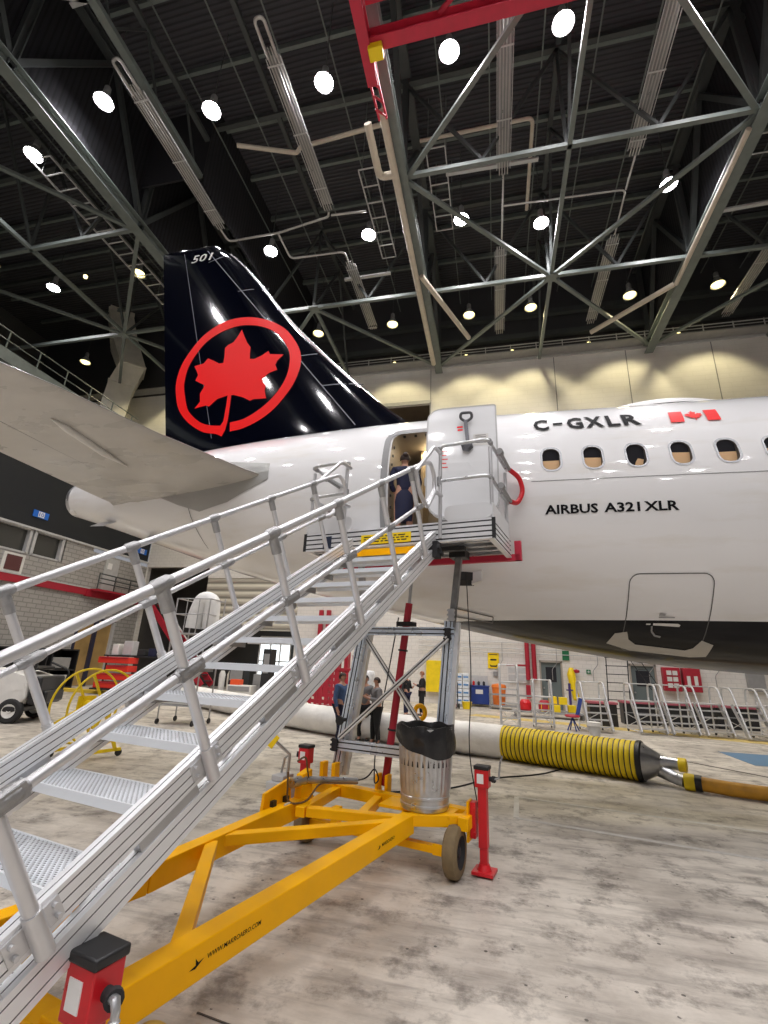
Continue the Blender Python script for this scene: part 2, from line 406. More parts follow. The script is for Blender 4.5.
# back wall with door, window and bay openings left open
def wall_with_holes(x0, x1, z0, z1, y, th, holes, mt, name):
    xs = sorted(set([x0, x1]+[h for hh in holes for h in hh[:2]])); zs = sorted(set([z0, z1]+[h for hh in holes for h in hh[2:]]))
    mb = MB()
    for a, b in zip(xs[:-1], xs[1:]):
        run = None
        for c_, d in zip(zs[:-1], zs[1:]):
            mx, mz = (a+b)/2, (c_+d)/2
            if any(h[0] < mx < h[1] and h[2] < mz < h[3] for h in holes): continue
            mb.b2((a, y, c_), (b, y+th, d))
    return struct(mb.build(name, mt, smooth=False))
wall_with_holes(-22, 30, 0, 12.5, 26, 0.3, [(2.15, 3.25, 0, 2.32), (6.30, 7.5, 0, 2.28), (-21.9, -17.4, 0, 7.2), (-17.4, -11.2, 0, 6.5)], WALLB, 'wall_back')
wall_with_holes(-36, 30, 12.5, 20.2, 26.0, 0.3, [(-9.6, -3.55, 12.5, 17.7)], WALLU, 'wall_back')
struct(MB().b2((-36, 26.05, 20.2), (30, 26.3, 27)).build('wall_back', mat('dark_gable', (0.05, 0.05, 0.055), 0.8)))
# vertical panel joints and the top edge flashing of the upper wall
for i, x in enumerate((-3.5, 4.05, 8.1, 12.6)):
    struct(MB().b2((x-0.02, 25.97, 12.5), (x+0.02, 26.0, 20.2)).build('trim_%d' % (9+i), GREY))
struct(MB().b2((-22, 25.9, 20.15), (30, 26.0, 20.3)).build('trim_13', LGREY))
struct(MB().b2((-9.6, 25.9, 17.6), (-3.5, 26.0, 17.85)).build('trim_14', LGREY))
# recess behind the opening
struct(MB().b2((-10, 28.6, 12), (-3, 28.7, 18)).b2((-9.7, 26.3, 17.7), (-3.4, 28.7, 17.8)).b2((-9.7, 26.3, 12.2), (-3.4, 28.7, 12.5)).b2((-9.75, 26.3, 12.4), (-9.6, 28.7, 17.7)).b2((-3.55, 26.3, 12.4), (-3.4, 28.7, 17.7)).build('wall_recess', MULCH))
for i in range(5):
    tag(MB().bar((-9.2+i*1.3, 28.5, 12.5), (-8.6+i*1.3, 28.5, 17.6), 0.15, 0.15).build('roof_rib', TRUSSD), 'brown steel rib in the dark opening high on the back wall, %s from the left' % ORD[i], 'beam', 'ribs in the high wall opening')
# lower bay: siding header, dark recess
struct(MB().b2((-17.4, 26.05, 3.4), (-11.2, 26.25, 6.5)).build('wall_bay', SIDING))
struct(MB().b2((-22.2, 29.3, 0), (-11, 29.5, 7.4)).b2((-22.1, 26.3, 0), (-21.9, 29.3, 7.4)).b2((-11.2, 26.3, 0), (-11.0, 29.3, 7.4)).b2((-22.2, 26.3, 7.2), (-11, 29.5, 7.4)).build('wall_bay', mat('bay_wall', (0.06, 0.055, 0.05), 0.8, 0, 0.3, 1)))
# daylight window at the back of the bay
g = mat('daylight_glass', (0.8, 0.88, 0.92), 0.2, emit=(0.86, 0.95, 1.0), estr=1.6)
wn = struct(MB().b2((-13.9, 27.2, 0.4), (-11.9, 27.24, 3.1)).build('window_1', g))
mb = MB()
for x in (-13.9, -13.2, -12.55, -11.9): mb.b2((x-0.04, 27.12, 0.0), (x+0.04, 27.2, 3.1))
for z in (0.4, 1.7, 3.1): mb.b2((-13.9, 27.12, z-0.04), (-11.9, 27.2, z+0.04))
mb.build('window_frame', OFFW, wn, world=True)
# doors in the back wall
DOORG = mat('door_grey', (0.13, 0.16, 0.16), 0.45)
for i, (x0, x1) in enumerate(((2.15, 3.25), (6.30, 7.5))):
    d = struct(MB().b2((x0+0.08, 26.08, 0), (x1-0.08, 26.14, 2.24)).build('door_%d' % (i+1), DOORG))
    MB().b2((x0, 25.97, 0), (x0+0.08, 26.2, 2.3)).b2((x1-0.08, 25.97, 0), (x1, 26.2, 2.3)).b2((x0, 25.97, 2.22), (x1, 26.2, 2.32)).build('door_frame', mat('frame_tan', (0.36, 0.32, 0.27), 0.5), d)
    MB().b2((x0+0.3, 26.06, 1.3), (x1-0.3, 26.09, 2.0)).build('door_glass', GLASSD, d)
    MB().cyl((x0+0.18, 26.09, 1.0), (x0+0.18, 26.02, 1.0), 0.04).build('door_handle', STEEL, d)
# left side: office block with mezzanine windows, dark wall above
holesL = [(12.0, 19.8, 6.2, 7.42), (21.9, 24.2, 0, 3.6)]
mb = MB()
ys = [-12, 12.0, 19.8, 21.45]; 
mb.b2((-22.3, -34, 0), (-22, 12.0, 7.5)); mb.b2((-22.3, 12, 0), (-22, 19.8, 6.2)); mb.b2((-22.3, 12, 7.42), (-22, 19.8, 7.5)); mb.b2((-22.3, 19.8, 0), (-22, 21.6, 7.5))
mb.b2((-22.3, 21.6, 3.6), (-22, 26, 7.2)); mb.b2((-22.3, 24.3, 0), (-22, 26, 3.6))
struct(mb.build('wall_left', WALLL, smooth=False))
struct(MB().b2((-22.35, -34, 7.5), (-22.05, 26, 15.0)).build('wall_left', mat('dark_side_wall', (0.010, 0.012, 0.016), 0.7, 0, 0.2, 0.3)))
struct(MB().b2((-22.05, -12, 7.42), (-21.9, 26, 7.52)).build('trim_15', LGREY))
struct(MB().b2((-22.06, -12, 4.78), (-21.86, 21.6, 5.13)).b2((-22.06, 21.6, 4.72), (-21.8, 26.0, 5.12)).build('trim_16', DKRED))
struct(MB().b2((-22.02, -12, 5.13), (-21.84, 26, 5.18)).build('trim_17', LGREY))
for i, (y0, y1) in enumerate(((12.0, 13.7), (13.9, 15.7), (15.95, 17.75), (18.0, 19.6))):
    wn = struct(MB().b2((-22.22, y0, 6.25), (-22.18, y1, 7.38)).build('window_%d' % (i+2), mat('office_glass', (0.045, 0.045, 0.04), 0.1)))
    mb = MB()
    for y in (y0, y1): mb.b2((-22.25, y-0.07, 6.2), (-21.97, y+0.07, 7.42))
    mb.b2((-22.25, y0, 6.2), (-21.97, y1, 6.28)); mb.b2((-22.25, y0, 7.36), (-21.97, y1, 7.44))
    mb.build('window_frame', LGREY, wn)
# gold glazed door pair in the office block
d = struct(MB().b2((-22.16, 21.75, 0.05), (-22.1, 22.85, 3.5)).build('door_3', BRONZE))
MB().b2((-22.2, 21.6, 0), (-21.95, 21.75, 3.6)).b2((-22.2, 22.85, 0), (-21.95, 23.05, 3.6)).b2((-22.2, 21.6, 3.5), (-21.95, 24.3, 3.62)).build('door_frame', mat('door_frame_dark', (0.03, 0.03, 0.06), 0.4), d)
d = struct(MB().b2((-22.16, 23.05, 0.05), (-22.1, 24.15, 3.5)).build('door_4', BRONZE))
MB().b2((-22.2, 24.15, 0), (-21.95, 24.3, 3.6)).build('door_frame', LGREY, d)
# mezzanine door behind the balcony
d = struct(MB().b2((-22.0, 22.6, 5.2), (-21.93, 23.6, 7.1)).build('door_5', LGREY))
MB().b2((-21.93, 22.75, 6.45), (-21.9, 23.05, 6.8)).build('door_sign', WHITE, d)
b = thing('balcony_railing', 'grey steel railing in front of the upper office door, left', 'railing', (-21.8, 23.6, 5.2))
mb = MB()
for z in (5.5, 5.75, 6.0): mb.cyl((-21.4, 21.9, z), (-21.4, 25.5, z), 0.035, 8)
mb.build('rail', TRUSSD, b, world=True)
for y in (21.9, 23.1, 24.3, 25.5): MB().cyl((-21.5, y, 5.15), (-21.5, y, 6.05), 0.035, 8).build('post', TRUSSD, b, world=True)
struct(MB().b2((-22, 21.8, 5.05), (-21.3, 26, 5.15)).build('trim_18', DKRED))
p = tag(MB().b2((-21.98, 16.7, 5.2), (-21.93, 17.75, 6.1)).build('notice_board', [OFFW]), 'white framed board with a dark red panel under the office windows', 'notice board')
MB().b2((-21.93, 16.85, 5.3), (-21.9, 17.6, 6.0)).build('panel', mat('board_maroon', (0.10, 0.03, 0.03), 0.6), p)
for y, z, nm in ((18.0, 8.25, 'blue bay number sign left of the tail cone on the dark wall'), (25.3, 8.1, 'blue bay number sign on the dark wall under the tail cone')):
    s_ = tag(MB().b2((-22.04, y-0.42, z-0.17), (-22.0, y+0.42, z+0.17)).build('bay_sign', BSIGN), nm, 'sign')
    decal('sign_panel', [poly2d([(y-0.17, z-0.14), (y+0.17, z-0.14), (y+0.17, z+0.14), (y-0.17, z+0.14)])], lambda u, v: (-21.985, u, v), WHITE, s_, 0, world=True)
    decal('sign_number', [fit_text('10', y-0.13, y+0.13, z-0.1, z+0.1, 0.01)], lambda u, v: (-21.975, u, v), BSIGN, s_, 0, world=True)
# roof
struct(MB().b2((-36, WY0, 26.6), (WX1, WY1+0.3, 26.8)).build('ceiling', DECK))
mb = MB(); mb.b2((-15.35, -34, 20.3), (-15.2, 26, 26.6)); struct(mb.build('wall_baffle', CLAD))
struct(MB().b2((9.55, -34, 21.2), (9.65, 26, 26.6)).build('wall_baffle', CLAD))

# ---------------------------------------------------------------- roof steel
ZC = 20.0
def ibeam(mb, p, q, w, h, t=0.04, up=(0,0,1)):
    mb.sweep(p, q, [(-w/2,-h/2),(w/2,-h/2),(w/2,-h/2+t),(t/2,-h/2+t),(t/2,h/2-t),(w/2,h/2-t),(w/2,h/2),(-w/2,h/2),(-w/2,h/2-t),(-t/2,h/2-t),(-t/2,-h/2+t),(-w/2,-h/2+t)], up)
YN = [0.9, 7.0, 13.1, 19.2, 25.5]
# main trusses running front to back
for x, pos in ((-15.0, 'main roof truss left of the tail fin'), (-2.95, 'main roof truss with the cream pipe, above the open aircraft door'), (9.3, 'main roof truss at the right, above the cabin windows'), (21.5, 'main roof truss beyond the right edge of the cabin')):
    t = thing('roof_truss', 'dark grey-green steel '+pos, 'roof truss', (x, 7, ZC))
    mb = MB(); ibeam(mb, (x, -33, ZC), (x, 25.9, ZC), 0.46, 0.55); mb.build('bottom_chord', TRUSS, t, world=True)
    mb = MB(); ibeam(mb, (x, -33, 25.8), (x, 25.9, 25.8), 0.4, 0.4); mb.build('top_chord', TRUSSD, t, world=True)
    for k, y in enumerate(YN):
        mb = MB(); ibeam(mb, (x, y, ZC), (x, y, 25.8), 0.25, 0.25, up=(0,1,0)); mb.build('web_post', TRUSSD, t, world=True)
        if y < 25:
            MB().bar((x, y, ZC+0.2), (x, y+3.05, 25.7), 0.2, 0.2).build('web_diagonal', TRUSSD, t, world=True)
            MB().bar((x, y+6.1, ZC+0.2), (x, y+3.05, 25.7), 0.2, 0.2).build('web_diagonal', TRUSSD, t, world=True)
# cross trusses
for y, pos in ((7.0, 'nearest of the three cross trusses'), (13.1, 'middle cross truss, over the fin tip'), (19.2, 'third cross truss, through the crossing of the braces')):
    t = thing('cross_truss', 'grey-green steel '+pos, 'roof truss', (3, y, ZC))
    for xa, xb in (((-34, 21.5),) if y > 19 else ((-34, -15.0), (-2.95, 21.5))): MB().bar((xa, y, ZC), (xb, y, ZC), 0.16, 0.18).build('bottom_chord', TRUSS, t, world=True)
    MB().bar((-34, y, 25.5), (21.5, y, 25.5), 0.2, 0.25).build('top_chord', TRUSSD, t, world=True)
    for x in np.arange(-21.1, 21.5, 6.05):
        if y < 19 and -15.5 < x < -3.5: continue
        MB().bar((x, y, ZC), (x, y, 25.5), 0.12, 0.12, (0,1,0)).build('web_post', TRUSSD, t, world=True)
        MB().bar((x, y, 25.4), (x+3.05, y, ZC+0.1), 0.12, 0.12).build('web_diagonal', TRUSSD, t, world=True)
        MB().bar((x+6.1, y, 25.4), (x+3.05, y, ZC+0.1), 0.12, 0.12).build('web_diagonal', TRUSSD, t, world=True)
# thin intermediate chords front to back
for x, pos in ((3.2, 'over the cabin door'), (-8.95, 'above the tail fin'), (-21.0, 'at the far left'), (15.3, 'at the far right')):
    t = thing('roof_joist', 'light grey-green steel joist '+pos+', between two main trusses', 'roof beam', (x, 7, ZC))
    MB().bar((x, -8 if x > -8 or x < -10 else 19.2, ZC), (x, 25.7, ZC), 0.16, 0.18).build('bottom_chord', TRUSS, t, world=True)
    MB().bar((x, -8, 25.6), (x, 25.7, 25.6), 0.2, 0.2).build('top_chord', TRUSSD, t, world=True)
    for y in (YN[:-1] if not -10 < x < -8 else YN[3:4]):
        MB().bar((x, y, ZC), (x, y+3.05, 25.5), 0.11, 0.11).build('web_diagonal', TRUSSD, t, world=True)
        MB().bar((x, y+6.1, ZC), (x, y+3.05, 25.5), 0.11, 0.11).build('web_diagonal', TRUSSD, t, world=True)
# horizontal X bracing in the bottom chord plane
for x0, xc, x1, bay in ((-21.05, -21.05, -15.0, 'left'), (-15.0, -8.95, -2.95, 'tail'), (-2.95, 3.2, 9.3, 'cabin'), (9.3, 15.3, 21.5, 'right')):
    for yc in (7.0, 19.2):
        if bay == 'tail' and yc < 10: continue
        t = thing('roof_bracing', {'left': 'pale crossed roof braces far left beyond the fin', 'tail': 'pale crossed roof braces in the bay above the tail fin', 'cabin': 'pale crossed roof braces above the open door and cabin', 'right': 'pale crossed roof braces in the bay at the right edge'}[bay]+(', nearer crossing' if yc < 10 else ', farther crossing'), 'roof brace', (xc, yc, ZC))
        arms = [(x0, yc-6.1), (x0, yc+6.3), (x1, yc-6.1), (x1, yc+6.3)] if bay != 'left' else [(-15.0, yc-6.1), (-15.0, yc+6.3), (-27, yc-6.1), (-27, yc+6.3)]
        if bay == 'tail': arms = [(x0, yc+6.3), (x1, yc+6.3)]
        for ax, ay in arms:
            MB().bar((xc, yc, ZC-0.05), (ax, ay, ZC-0.05), 0.17, 0.13).build('brace', TRUSS, t, world=True)
        MB().box((xc, yc, ZC-0.14), (0.5, 0.5, 0.03)).build('gusset_plate', TRUSS, t, world=True)
# roof purlins
t = thing('roof_joist', 'dark deep roof joist running beside the left tube heater, ending at the dark cladding', 'roof beam', (-12.1, 4, 22))
MB().bar((-12.1, -8, 22), (-12.1, 12.8, 22), 0.28, 0.22).build('bottom_chord', TRUSS, t, world=True)
MB().bar((-12.1, -8, 24.3), (-12.1, 12.8, 24.3), 0.2, 0.2).build('top_chord', TRUSSD, t, world=True)
for y in np.arange(-2, 12, 2.4):
    MB().bar((-12.1, y, 22), (-12.1, y+1.2, 24.3), 0.08, 0.08).build('web_diagonal', TRUSSD, t, world=True)
    MB().bar((-12.1, y+2.4, 22), (-12.1, y+1.2, 24.3), 0.08, 0.08).build('web_diagonal', TRUSSD, t, world=True)
struct(MB().b2((-15.2, 12.85, 22.2), (-12.0, 12.95, 26.6)).b2((-12.1, 12.95, 21.8), (-12.0, 25.9, 26.6)).build('wall_baffle', CLAD))
for i, y in enumerate(np.arange(1.5, 26, 2.45)):
    tag(MB().bar((-34, y, 26.35), (21.5, y, 26.35), 0.14, 0.3).build('roof_purlin', TRUSS), 'dark thin purlin under the roof deck, %s counted from the front' % ORD[i], 'roof beam', 'purlins under the roof deck')
for i, x in enumerate([v for v in np.arange(-20, 21, 2.05) if not -15.3 < v < -12.0]):
    tag(MB().bar((x, 0, 25.0), (x, 25.9, 25.0), 0.05, 0.05).build('conduit', TRUSS), 'thin dark conduit running front to back under the roof, %s from the left' % ORD[i], 'conduit', 'thin conduits under the roof')
# catwalk rail along the top of the back wall
t = thing('catwalk', 'narrow pale catwalk with low railing along the top of the back wall', 'catwalk', (4, 25.6, 20.3))
MB().b2((-34, 25.2, 20.3), (22, 25.9, 20.38)).build('walkway', GREY, t, world=True)
MB().cyl((-22, 25.2, 20.75), (22, 25.2, 20.75), 0.03, 6).cyl((-22, 25.2, 20.55), (22, 25.2, 20.55), 0.02, 6).build('rail', LGREY, t, world=True)
for x in np.arange(-21, 22, 1.5): MB().bar((x, 25.2, 20.35), (x, 25.2, 20.8), 0.05, 0.05, (0,1,0)).build('post', LGREY, t, world=True)
for z in (21.6, 23.2):
    tag(MB().bar((-22, 25.6, z), (22, 25.6, z), 0.3, 0.35).build('roof_girder', TRUSSD), 'dark horizontal girder above the back wall, '+('lower' if z < 22 else 'upper'), 'beam')

# ---------------------------------------------------------------- hangar lamps
COOL = (1.0, 0.965, 0.98); WARM = (1.0, 0.86, 0.50)
def make_lamp(x, y, z, warm, label, vis=True):
    t = thing('high_bay_lamp', label, 'ceiling lamp', (x, y, z), 0, 'high bay lamps in the roof')
    bulb = mat_bulb_w if warm else mat_bulb_c
    MB().lathe([(0.09, 0.75), (0.12, 0.7), (0.13, 0.42), (0.10, 0.40)], n=16).build('ballast', GREY, t)
    MB().lathe([(0.08, 0.40), (0.14, 0.34), (0.26, 0.12), (0.34, -0.06), (0.35, -0.08), (0.33, -0.06), (0.25, 0.12), (0.13, 0.33)], n=24).build('reflector', LGREY, t)
    MB().lathe([(0.001, -0.20), (0.14, -0.17), (0.24, -0.10), (0.30, 0.0), (0.18, 0.2), (0.001, 0.3)], n=20).build('bulb', bulb, t)
    MB().cyl((0, 0, 0.75), (0, 0, 26.6-z), 0.02, 6).build('drop_rod', TRUSSD, t)
    L = bpy.data.lights.new('lamp_light', 'SPOT'); L.energy = LAMP_POWER*(0.9 if warm else 1.0); L.color = WARM if warm else COOL
    L.spot_size = R(98 if warm else 140); L.spot_blend = 0.25 if warm else 0.5; L.shadow_soft_size = 0.3
    lo = bpy.data.objects.new('lamp_light', L); COL.objects.link(lo); lo.parent = t; lo.location = (0, 0, -0.32)
    return t
mat_bulb_c = mat('lamp_bulb_cool', (1, 1, 1), 0.3, emit=(1.0, 0.97, 0.99), estr=40)
mat_bulb_w = mat('lamp_bulb_warm', (1, 1, 1), 0.3, emit=(1.0, 0.84, 0.34), estr=3.5)
PLACE = {0: 'front row', 1: 'middle row', 2: 'row by the back wall'}
spots = {10.5: [-18.6, -14.0, -10.05, -5.45, -0.9, 2.8, 7.4], 17.0: [-24.5, -18.7, -10.7, -5.45, -0.92, 2.75, 7.9], 23.5: [-28.6, -21.5, -16.0, -10.5, -5.6, -0.9, 2.65, 7.95, 12.3]}  # leftmost lamps of the two rear rows added to brighten duct and wall
names = {-24.5: 'added farthest left', -28.6: 'added farthest left', -21.5: 'added by the step duct', -16.0: 'added on hidden side of the fin', -18.6: 'far left', -18.7: 'far left', -14.0: 'left of the first tube heater', -10.05: 'between the two left tube heaters', -10.7: 'just above the fin tip', -10.5: 'right of the fin', -5.45: 'left of the cream pipe', -5.6: 'left of the pipe', -0.9: 'just right of the main truss', -0.92: 'just right of the main truss', 2.8: 'under the red crane girder', 2.75: 'by the thin joist', 2.65: 'by the brace crossing', 7.4: 'top right corner', 7.9: 'on the right diagonal brace', 7.95: 'left of the right truss', 12.3: 'right of the right truss'}
for k, (y, xs) in enumerate(sorted(spots.items())):
    for x in xs:
        yy = 9.4 if (y == 10.5 and x == -14.0) else (17.9 if (y == 17.0 and x == 2.75) else y)
        make_lamp(x, yy, 22.0, k == 2 or (x == -18.7 and k == 1), ('warm yellow' if k == 2 or (x == -18.7 and k == 1) else 'bright white')+' high bay lamp, '+PLACE[k]+', '+names[x])
for ri, y in enumerate((3.5, -3.5, -10.5, -17.5, -25.0)):
    for ci, x in enumerate((-17, -10, -4, 2, 8, 14)): make_lamp(x, y, 22.0, False, 'bright white high bay lamp, %s row behind the camera, %s' % (('first', 'second', 'third', 'fourth', 'fifth')[ri], ('far left', 'left', 'left of centre', 'right of centre', 'right', 'far right')[ci]))
# small lights clipped to the left braces
for q, nm in (((-20.0, 15.2, 20.2), 'left'), ((-16.9, 21.6, 20.2), 'right, beside the fin'), ((-24, 13.8, 20.2), 'far left')):
    tag(MB().lathe([(0.001, -0.1), (0.09, -0.06), (0.1, 0.05), (0.03, 0.12)], c=q, n=12).build('small_lamp', mat_bulb_w), 'small warm lamp on the roof braces behind the tail, '+nm, 'lamp')
for i, x in enumerate((-5.8, -1.2, 1.6, 6.0, 10.8)):
    tag(MB().lathe([(0.001, -0.1), (0.10, -0.06), (0.11, 0.05), (0.03, 0.12)], c=(x, 25.4, 20.45), n=12).build('small_lamp', mat_bulb_w), 'small warm lamp on the catwalk above the back wall, %s from the left' % ORD[i], 'lamp', 'catwalk lamps')

# ---------------------------------------------------------------- radiant tube heaters and gas pipes
def heater(x, y0, y1, z, nt_, label, bend=True, w_=0.42):
    t = thing('tube_heater', label, 'heater', (x, (y0+y1)/2, z))
    for k in range(nt_):
        xx = x-w_/2+w_*(k+0.5)/nt_*1.0
        MB().cyl((xx, y0, z), (xx, y1, z), 0.024, 8).build('heater_tube', LIT, t, world=True)
    mb = MB()
    for xa in (x-w_*0.62, x+w_*0.62): mb.bar((xa, y0+0.3, z+0.03), (xa, y1-0.2, z+0.03), 0.02, 0.04)
    for y in np.arange(y0+0.5, y1, 2.2): mb.bar((x-w_*0.65, y, z-0.05), (x+w_*0.65, y, z-0.05), 0.05, 0.02)
    mb.build('hanger_frame', LGREY, t, world=True); MB().b2((x-w_*0.55, y0+0.3, z+0.12), (x+w_*0.55, y1-0.2, z+0.15)).build('reflector', GREY, t, world=True)
    if bend:
        a = x-w_*0.38; b_ = x+w_*0.38
        MB().tube(arc_round([(a, y0+0.3, z), (a, y0-0.75, z), (b_, y0-0.75, z), (b_, y0+0.3, z)], 0.3, 8), 0.055, 10).build('return_bend', LIT, t, world=True)
    return t
LIT = mat('heater_steel', (0.48, 0.47, 0.46), 0.35, 0.7, 0.1, 5)
heater(-11.95, 8.7, 14.6, 21.0, 4, 'long tube heater with U bend, left above the fin tip')
heater(-6.65, 8.7, 14.65, 21.0, 4, 'long tube heater with U bend, between the fin and the main truss')
heater(0.93, 7.5, 14.5, 21.0, 4, 'tube heater right of the main truss, nearer length', False)
heater(0.85, 18.0, 24.3, 21.0, 4, 'tube heater right of the main truss, farther length by the back wall', False)
heater(5.85, 7.0, 14.7, 21.0, 4, 'tube heater left of the right truss, nearer length', False)
heater(5.95, 18.3, 24.3, 21.0, 4, 'tube heater left of the right truss, farther length', False)
heater(-6.55, 17.5, 22.6, 21.0, 4, 'tube heater low behind the fin leading edge', False)
heater(13.1, 18.5, 25.0, 21.0, 4, 'tube heater at the right edge above the back wall', False)
def pipe(pts, r, label, mt=None, name='gas_pipe', rad=0.25):
    return tag(MB().tube(arc_round(pts, rad, 5), r, 10).build(name, mt or LIT), label, 'pipe')
pipe([(-12.0, 14.6, 21), (-12.0, 15.3, 21), (-9.3, 15.3, 21), (-6.75, 14.95, 21), (-6.65, 14.7, 21)], 0.05, 'thin white gas pipe linking the two left tube heaters')
pipe([(-9.4, 15.35, 21), (-9.4, 16.8, 21), (-6.6, 16.9, 21), (-6.6, 17.6, 21)], 0.05, 'thin white gas pipe dropping behind the fin tip')
pipe([(-6.6, 14.9, 21), (-5.0, 15.0, 21)], 0.05, 'short white gas pipe by the lamp left of the truss')
pipe([(0.93, 14.5, 21), (0.9, 18.0, 21)], 0.04, 'white gas pipe joining the two heater lengths right of the truss')
pipe([(0.9, 15.9, 21), (5.9, 16.1, 21), (5.95, 18.3, 21)], 0.04, 'white gas pipe crossing between the two right heaters')
pipe([(5.9, 14.7, 21), (5.9, 16.1, 21)], 0.04, 'short white gas pipe below the right heater')
pipe([(-3.15, 10.4, 19.55), (-3.15, 24.6, 19.55)], 0.14, 'thick cream pipe running along the main roof truss', PIPECR, 'roof_pipe')
pipe([(-3.15, 12.6, 19.55), (-3.75, 12.6, 19.55), (-3.8, 10.9, 19.9)], 0.14, 'cream pipe elbow beside the main roof truss', PIPECR, 'roof_pipe')
pipe([(-2.9, 17.7, 19.6), (-0.9, 22.6, 19.6)], 0.13, 'cream pipe slanting right of the main truss by the back wall', PIPECR, 'roof_pipe')
pipe([(-10, 12.2, 22.5), (-7.6, 13.0, 22.5), (-7.4, 12.8, 22.5), (-3.3, 12.6, 22.5)], 0.09, 'cream pipe crossing behind the long tube heater', PIPECR, 'roof_pipe')
pipe([(-2.5, 14.2, 23.5), (2.2, 14.2, 23.5), (2.2, 18.4, 23.5)], 0.08, 'cream pipe with a square elbow above the cross truss', PIPECR, 'roof_pipe')
pipe([(9.0, 13.5, 19.7), (9.0, 20.5, 19.7)], 0.10, 'cream pipe beside the right main truss', PIPECR, 'roof_pipe')
pipe([(8.9, 20.5, 19.7), (5.7, 23.4, 19.7)], 0.13, 'cream pipe slanting from the right main truss to the back wall', PIPECR, 'roof_pipe')
for i, (p, q) in enumerate((((-16.5, 6.5, 24), (-13.2, 7.6, 24)), ((-14.2, 7.5, 24), (-10.3, 7.5, 24)), ((-1.5, 15.5, 23), (2.5, 15.6, 23)), ((-7.2, 18.8, 21.2), (-4.7, 18.8, 21.2)), ((9.8, 17.9, 21), (12.5, 17.8, 21)))):
    tag(MB().bar(p, q, 0.16, 0.10).build('strip_light', LGREY), ('unlit grey strip light '+['at the upper left corner', 'above the left heater bend', 'above the middle of the cross truss', 'at the head of the heater behind the fin', 'right of the right main truss'][i]), 'strip light')

# ---------------------------------------------------------------- red overhead crane
t = thing('overhead_crane', 'red overhead crane girder and end truck hanging from the main roof truss', 'crane', (-2.8, 8.3, 19))
mb = MB(); ibeam(mb, (-3.1, 8.35, 19.2), (16, 8.35, 19.2), 0.35, 0.45, 0.05); mb.build('girder', CRANE, t, world=True)
mb = MB(); mb.bar((-3.0, 7.6, 19.6), (16, 7.6, 19.6), 0.2, 0.25); mb.build('outrigger_beam', CRANE, t, world=True)
for x in np.arange(-1, 15, 2.2): MB().bar((x, 8.2, 19.3), (x+1.1, 7.65, 19.6), 0.1, 0.1).build('lacing', CRANE, t, world=True)
mb = MB(); ibeam(mb, (-3.15, 3.5, 19.1), (-3.15, 9.3, 19.1), 0.32, 0.5, 0.05)
for y in np.arange(4, 9, 0.7): mb.box((-3.15, y, 19.1), (0.3, 0.05, 0.42))
mb.build('end_truck', CRANE, t, world=True)
MB().box((-2.85, 8.45, 18.82), (0.42, 0.36, 0.26)).build('buffer', SIGNY, t, world=True, bevel=0.03)
mb = MB()
for xx in (-3.25, -3.0): mb.bar((xx, 8.6, 18.9), (xx, 10.5, 19.3), 0.06, 0.12)
for y in np.arange(8.8, 10.4, 0.4): mb.bar((-3.25, y, 19.0), (-3.0, y+0.3, 19.1), 0.05, 0.05)
mb.build('service_ladder', CRANE, t, world=True)

# ventilation duct behind the fin
t = thing('ventilation_duct', 'large cream sheet metal duct rising in steps left of the fin', 'duct', (-26.5, 24.3, 15))
D = mat('duct_metal', (0.72, 0.69, 0.61), 0.5, 0, 0.10, 2)
pts = [(-26.21, 24.3, 15.1), (-25.72, 24.3, 19.98), (-25.14, 24.3, 21.43), (-26.4, 24.3, 23.76), (-27.31, 24.3, 26.35), (-26.9, 24.3, 28.0), (-28.36, 24.3, 29.41)]
MB().tube(pts, 1.15, 4).build('duct_section', D, t, world=True, smooth=False)
for k in (1, 2, 3, 4): MB().tube([Vector(pts[k])-Vector((0, 0, 0.06)), Vector(pts[k])+Vector((0, 0, 0.06))], 1.22, 4).build('duct_flange', D, t, world=True, smooth=False)
MB().box((-27.30, 24.0, 27.77), (3.6, 1.4, 0.14)).build('duct_hanger', OFFW, t, world=True)

t = thing('catwalk', 'grey railed catwalk above the dark side wall, far left over the tailplane', 'catwalk', (-22, 14, 15))
MB().b2((-23.4, -10, 15.0), (-21.9, 22.5, 15.12)).build('walkway', GREY, t, world=True)
MB().cyl((-21.9, -10, 16.1), (-21.9, 22.5, 16.1), 0.03, 6).cyl((-21.9, -10, 15.6), (-21.9, 22.5, 15.6), 0.025, 6).build('rail', TRUSS, t, world=True)
for y in np.arange(6, 22.5, 1.6): MB().bar((-21.9, y, 15.1), (-21.9, y, 16.1), 0.05, 0.05, (0, 1, 0)).build('post', TRUSS, t, world=True)
tag(MB().bar((-21.6, -10, 14.6), (-21.6, 25.9, 14.6), 0.4, 0.6).build('side_girder', TRUSS), 'dark heavy girder along the top of the dark side wall', 'beam')

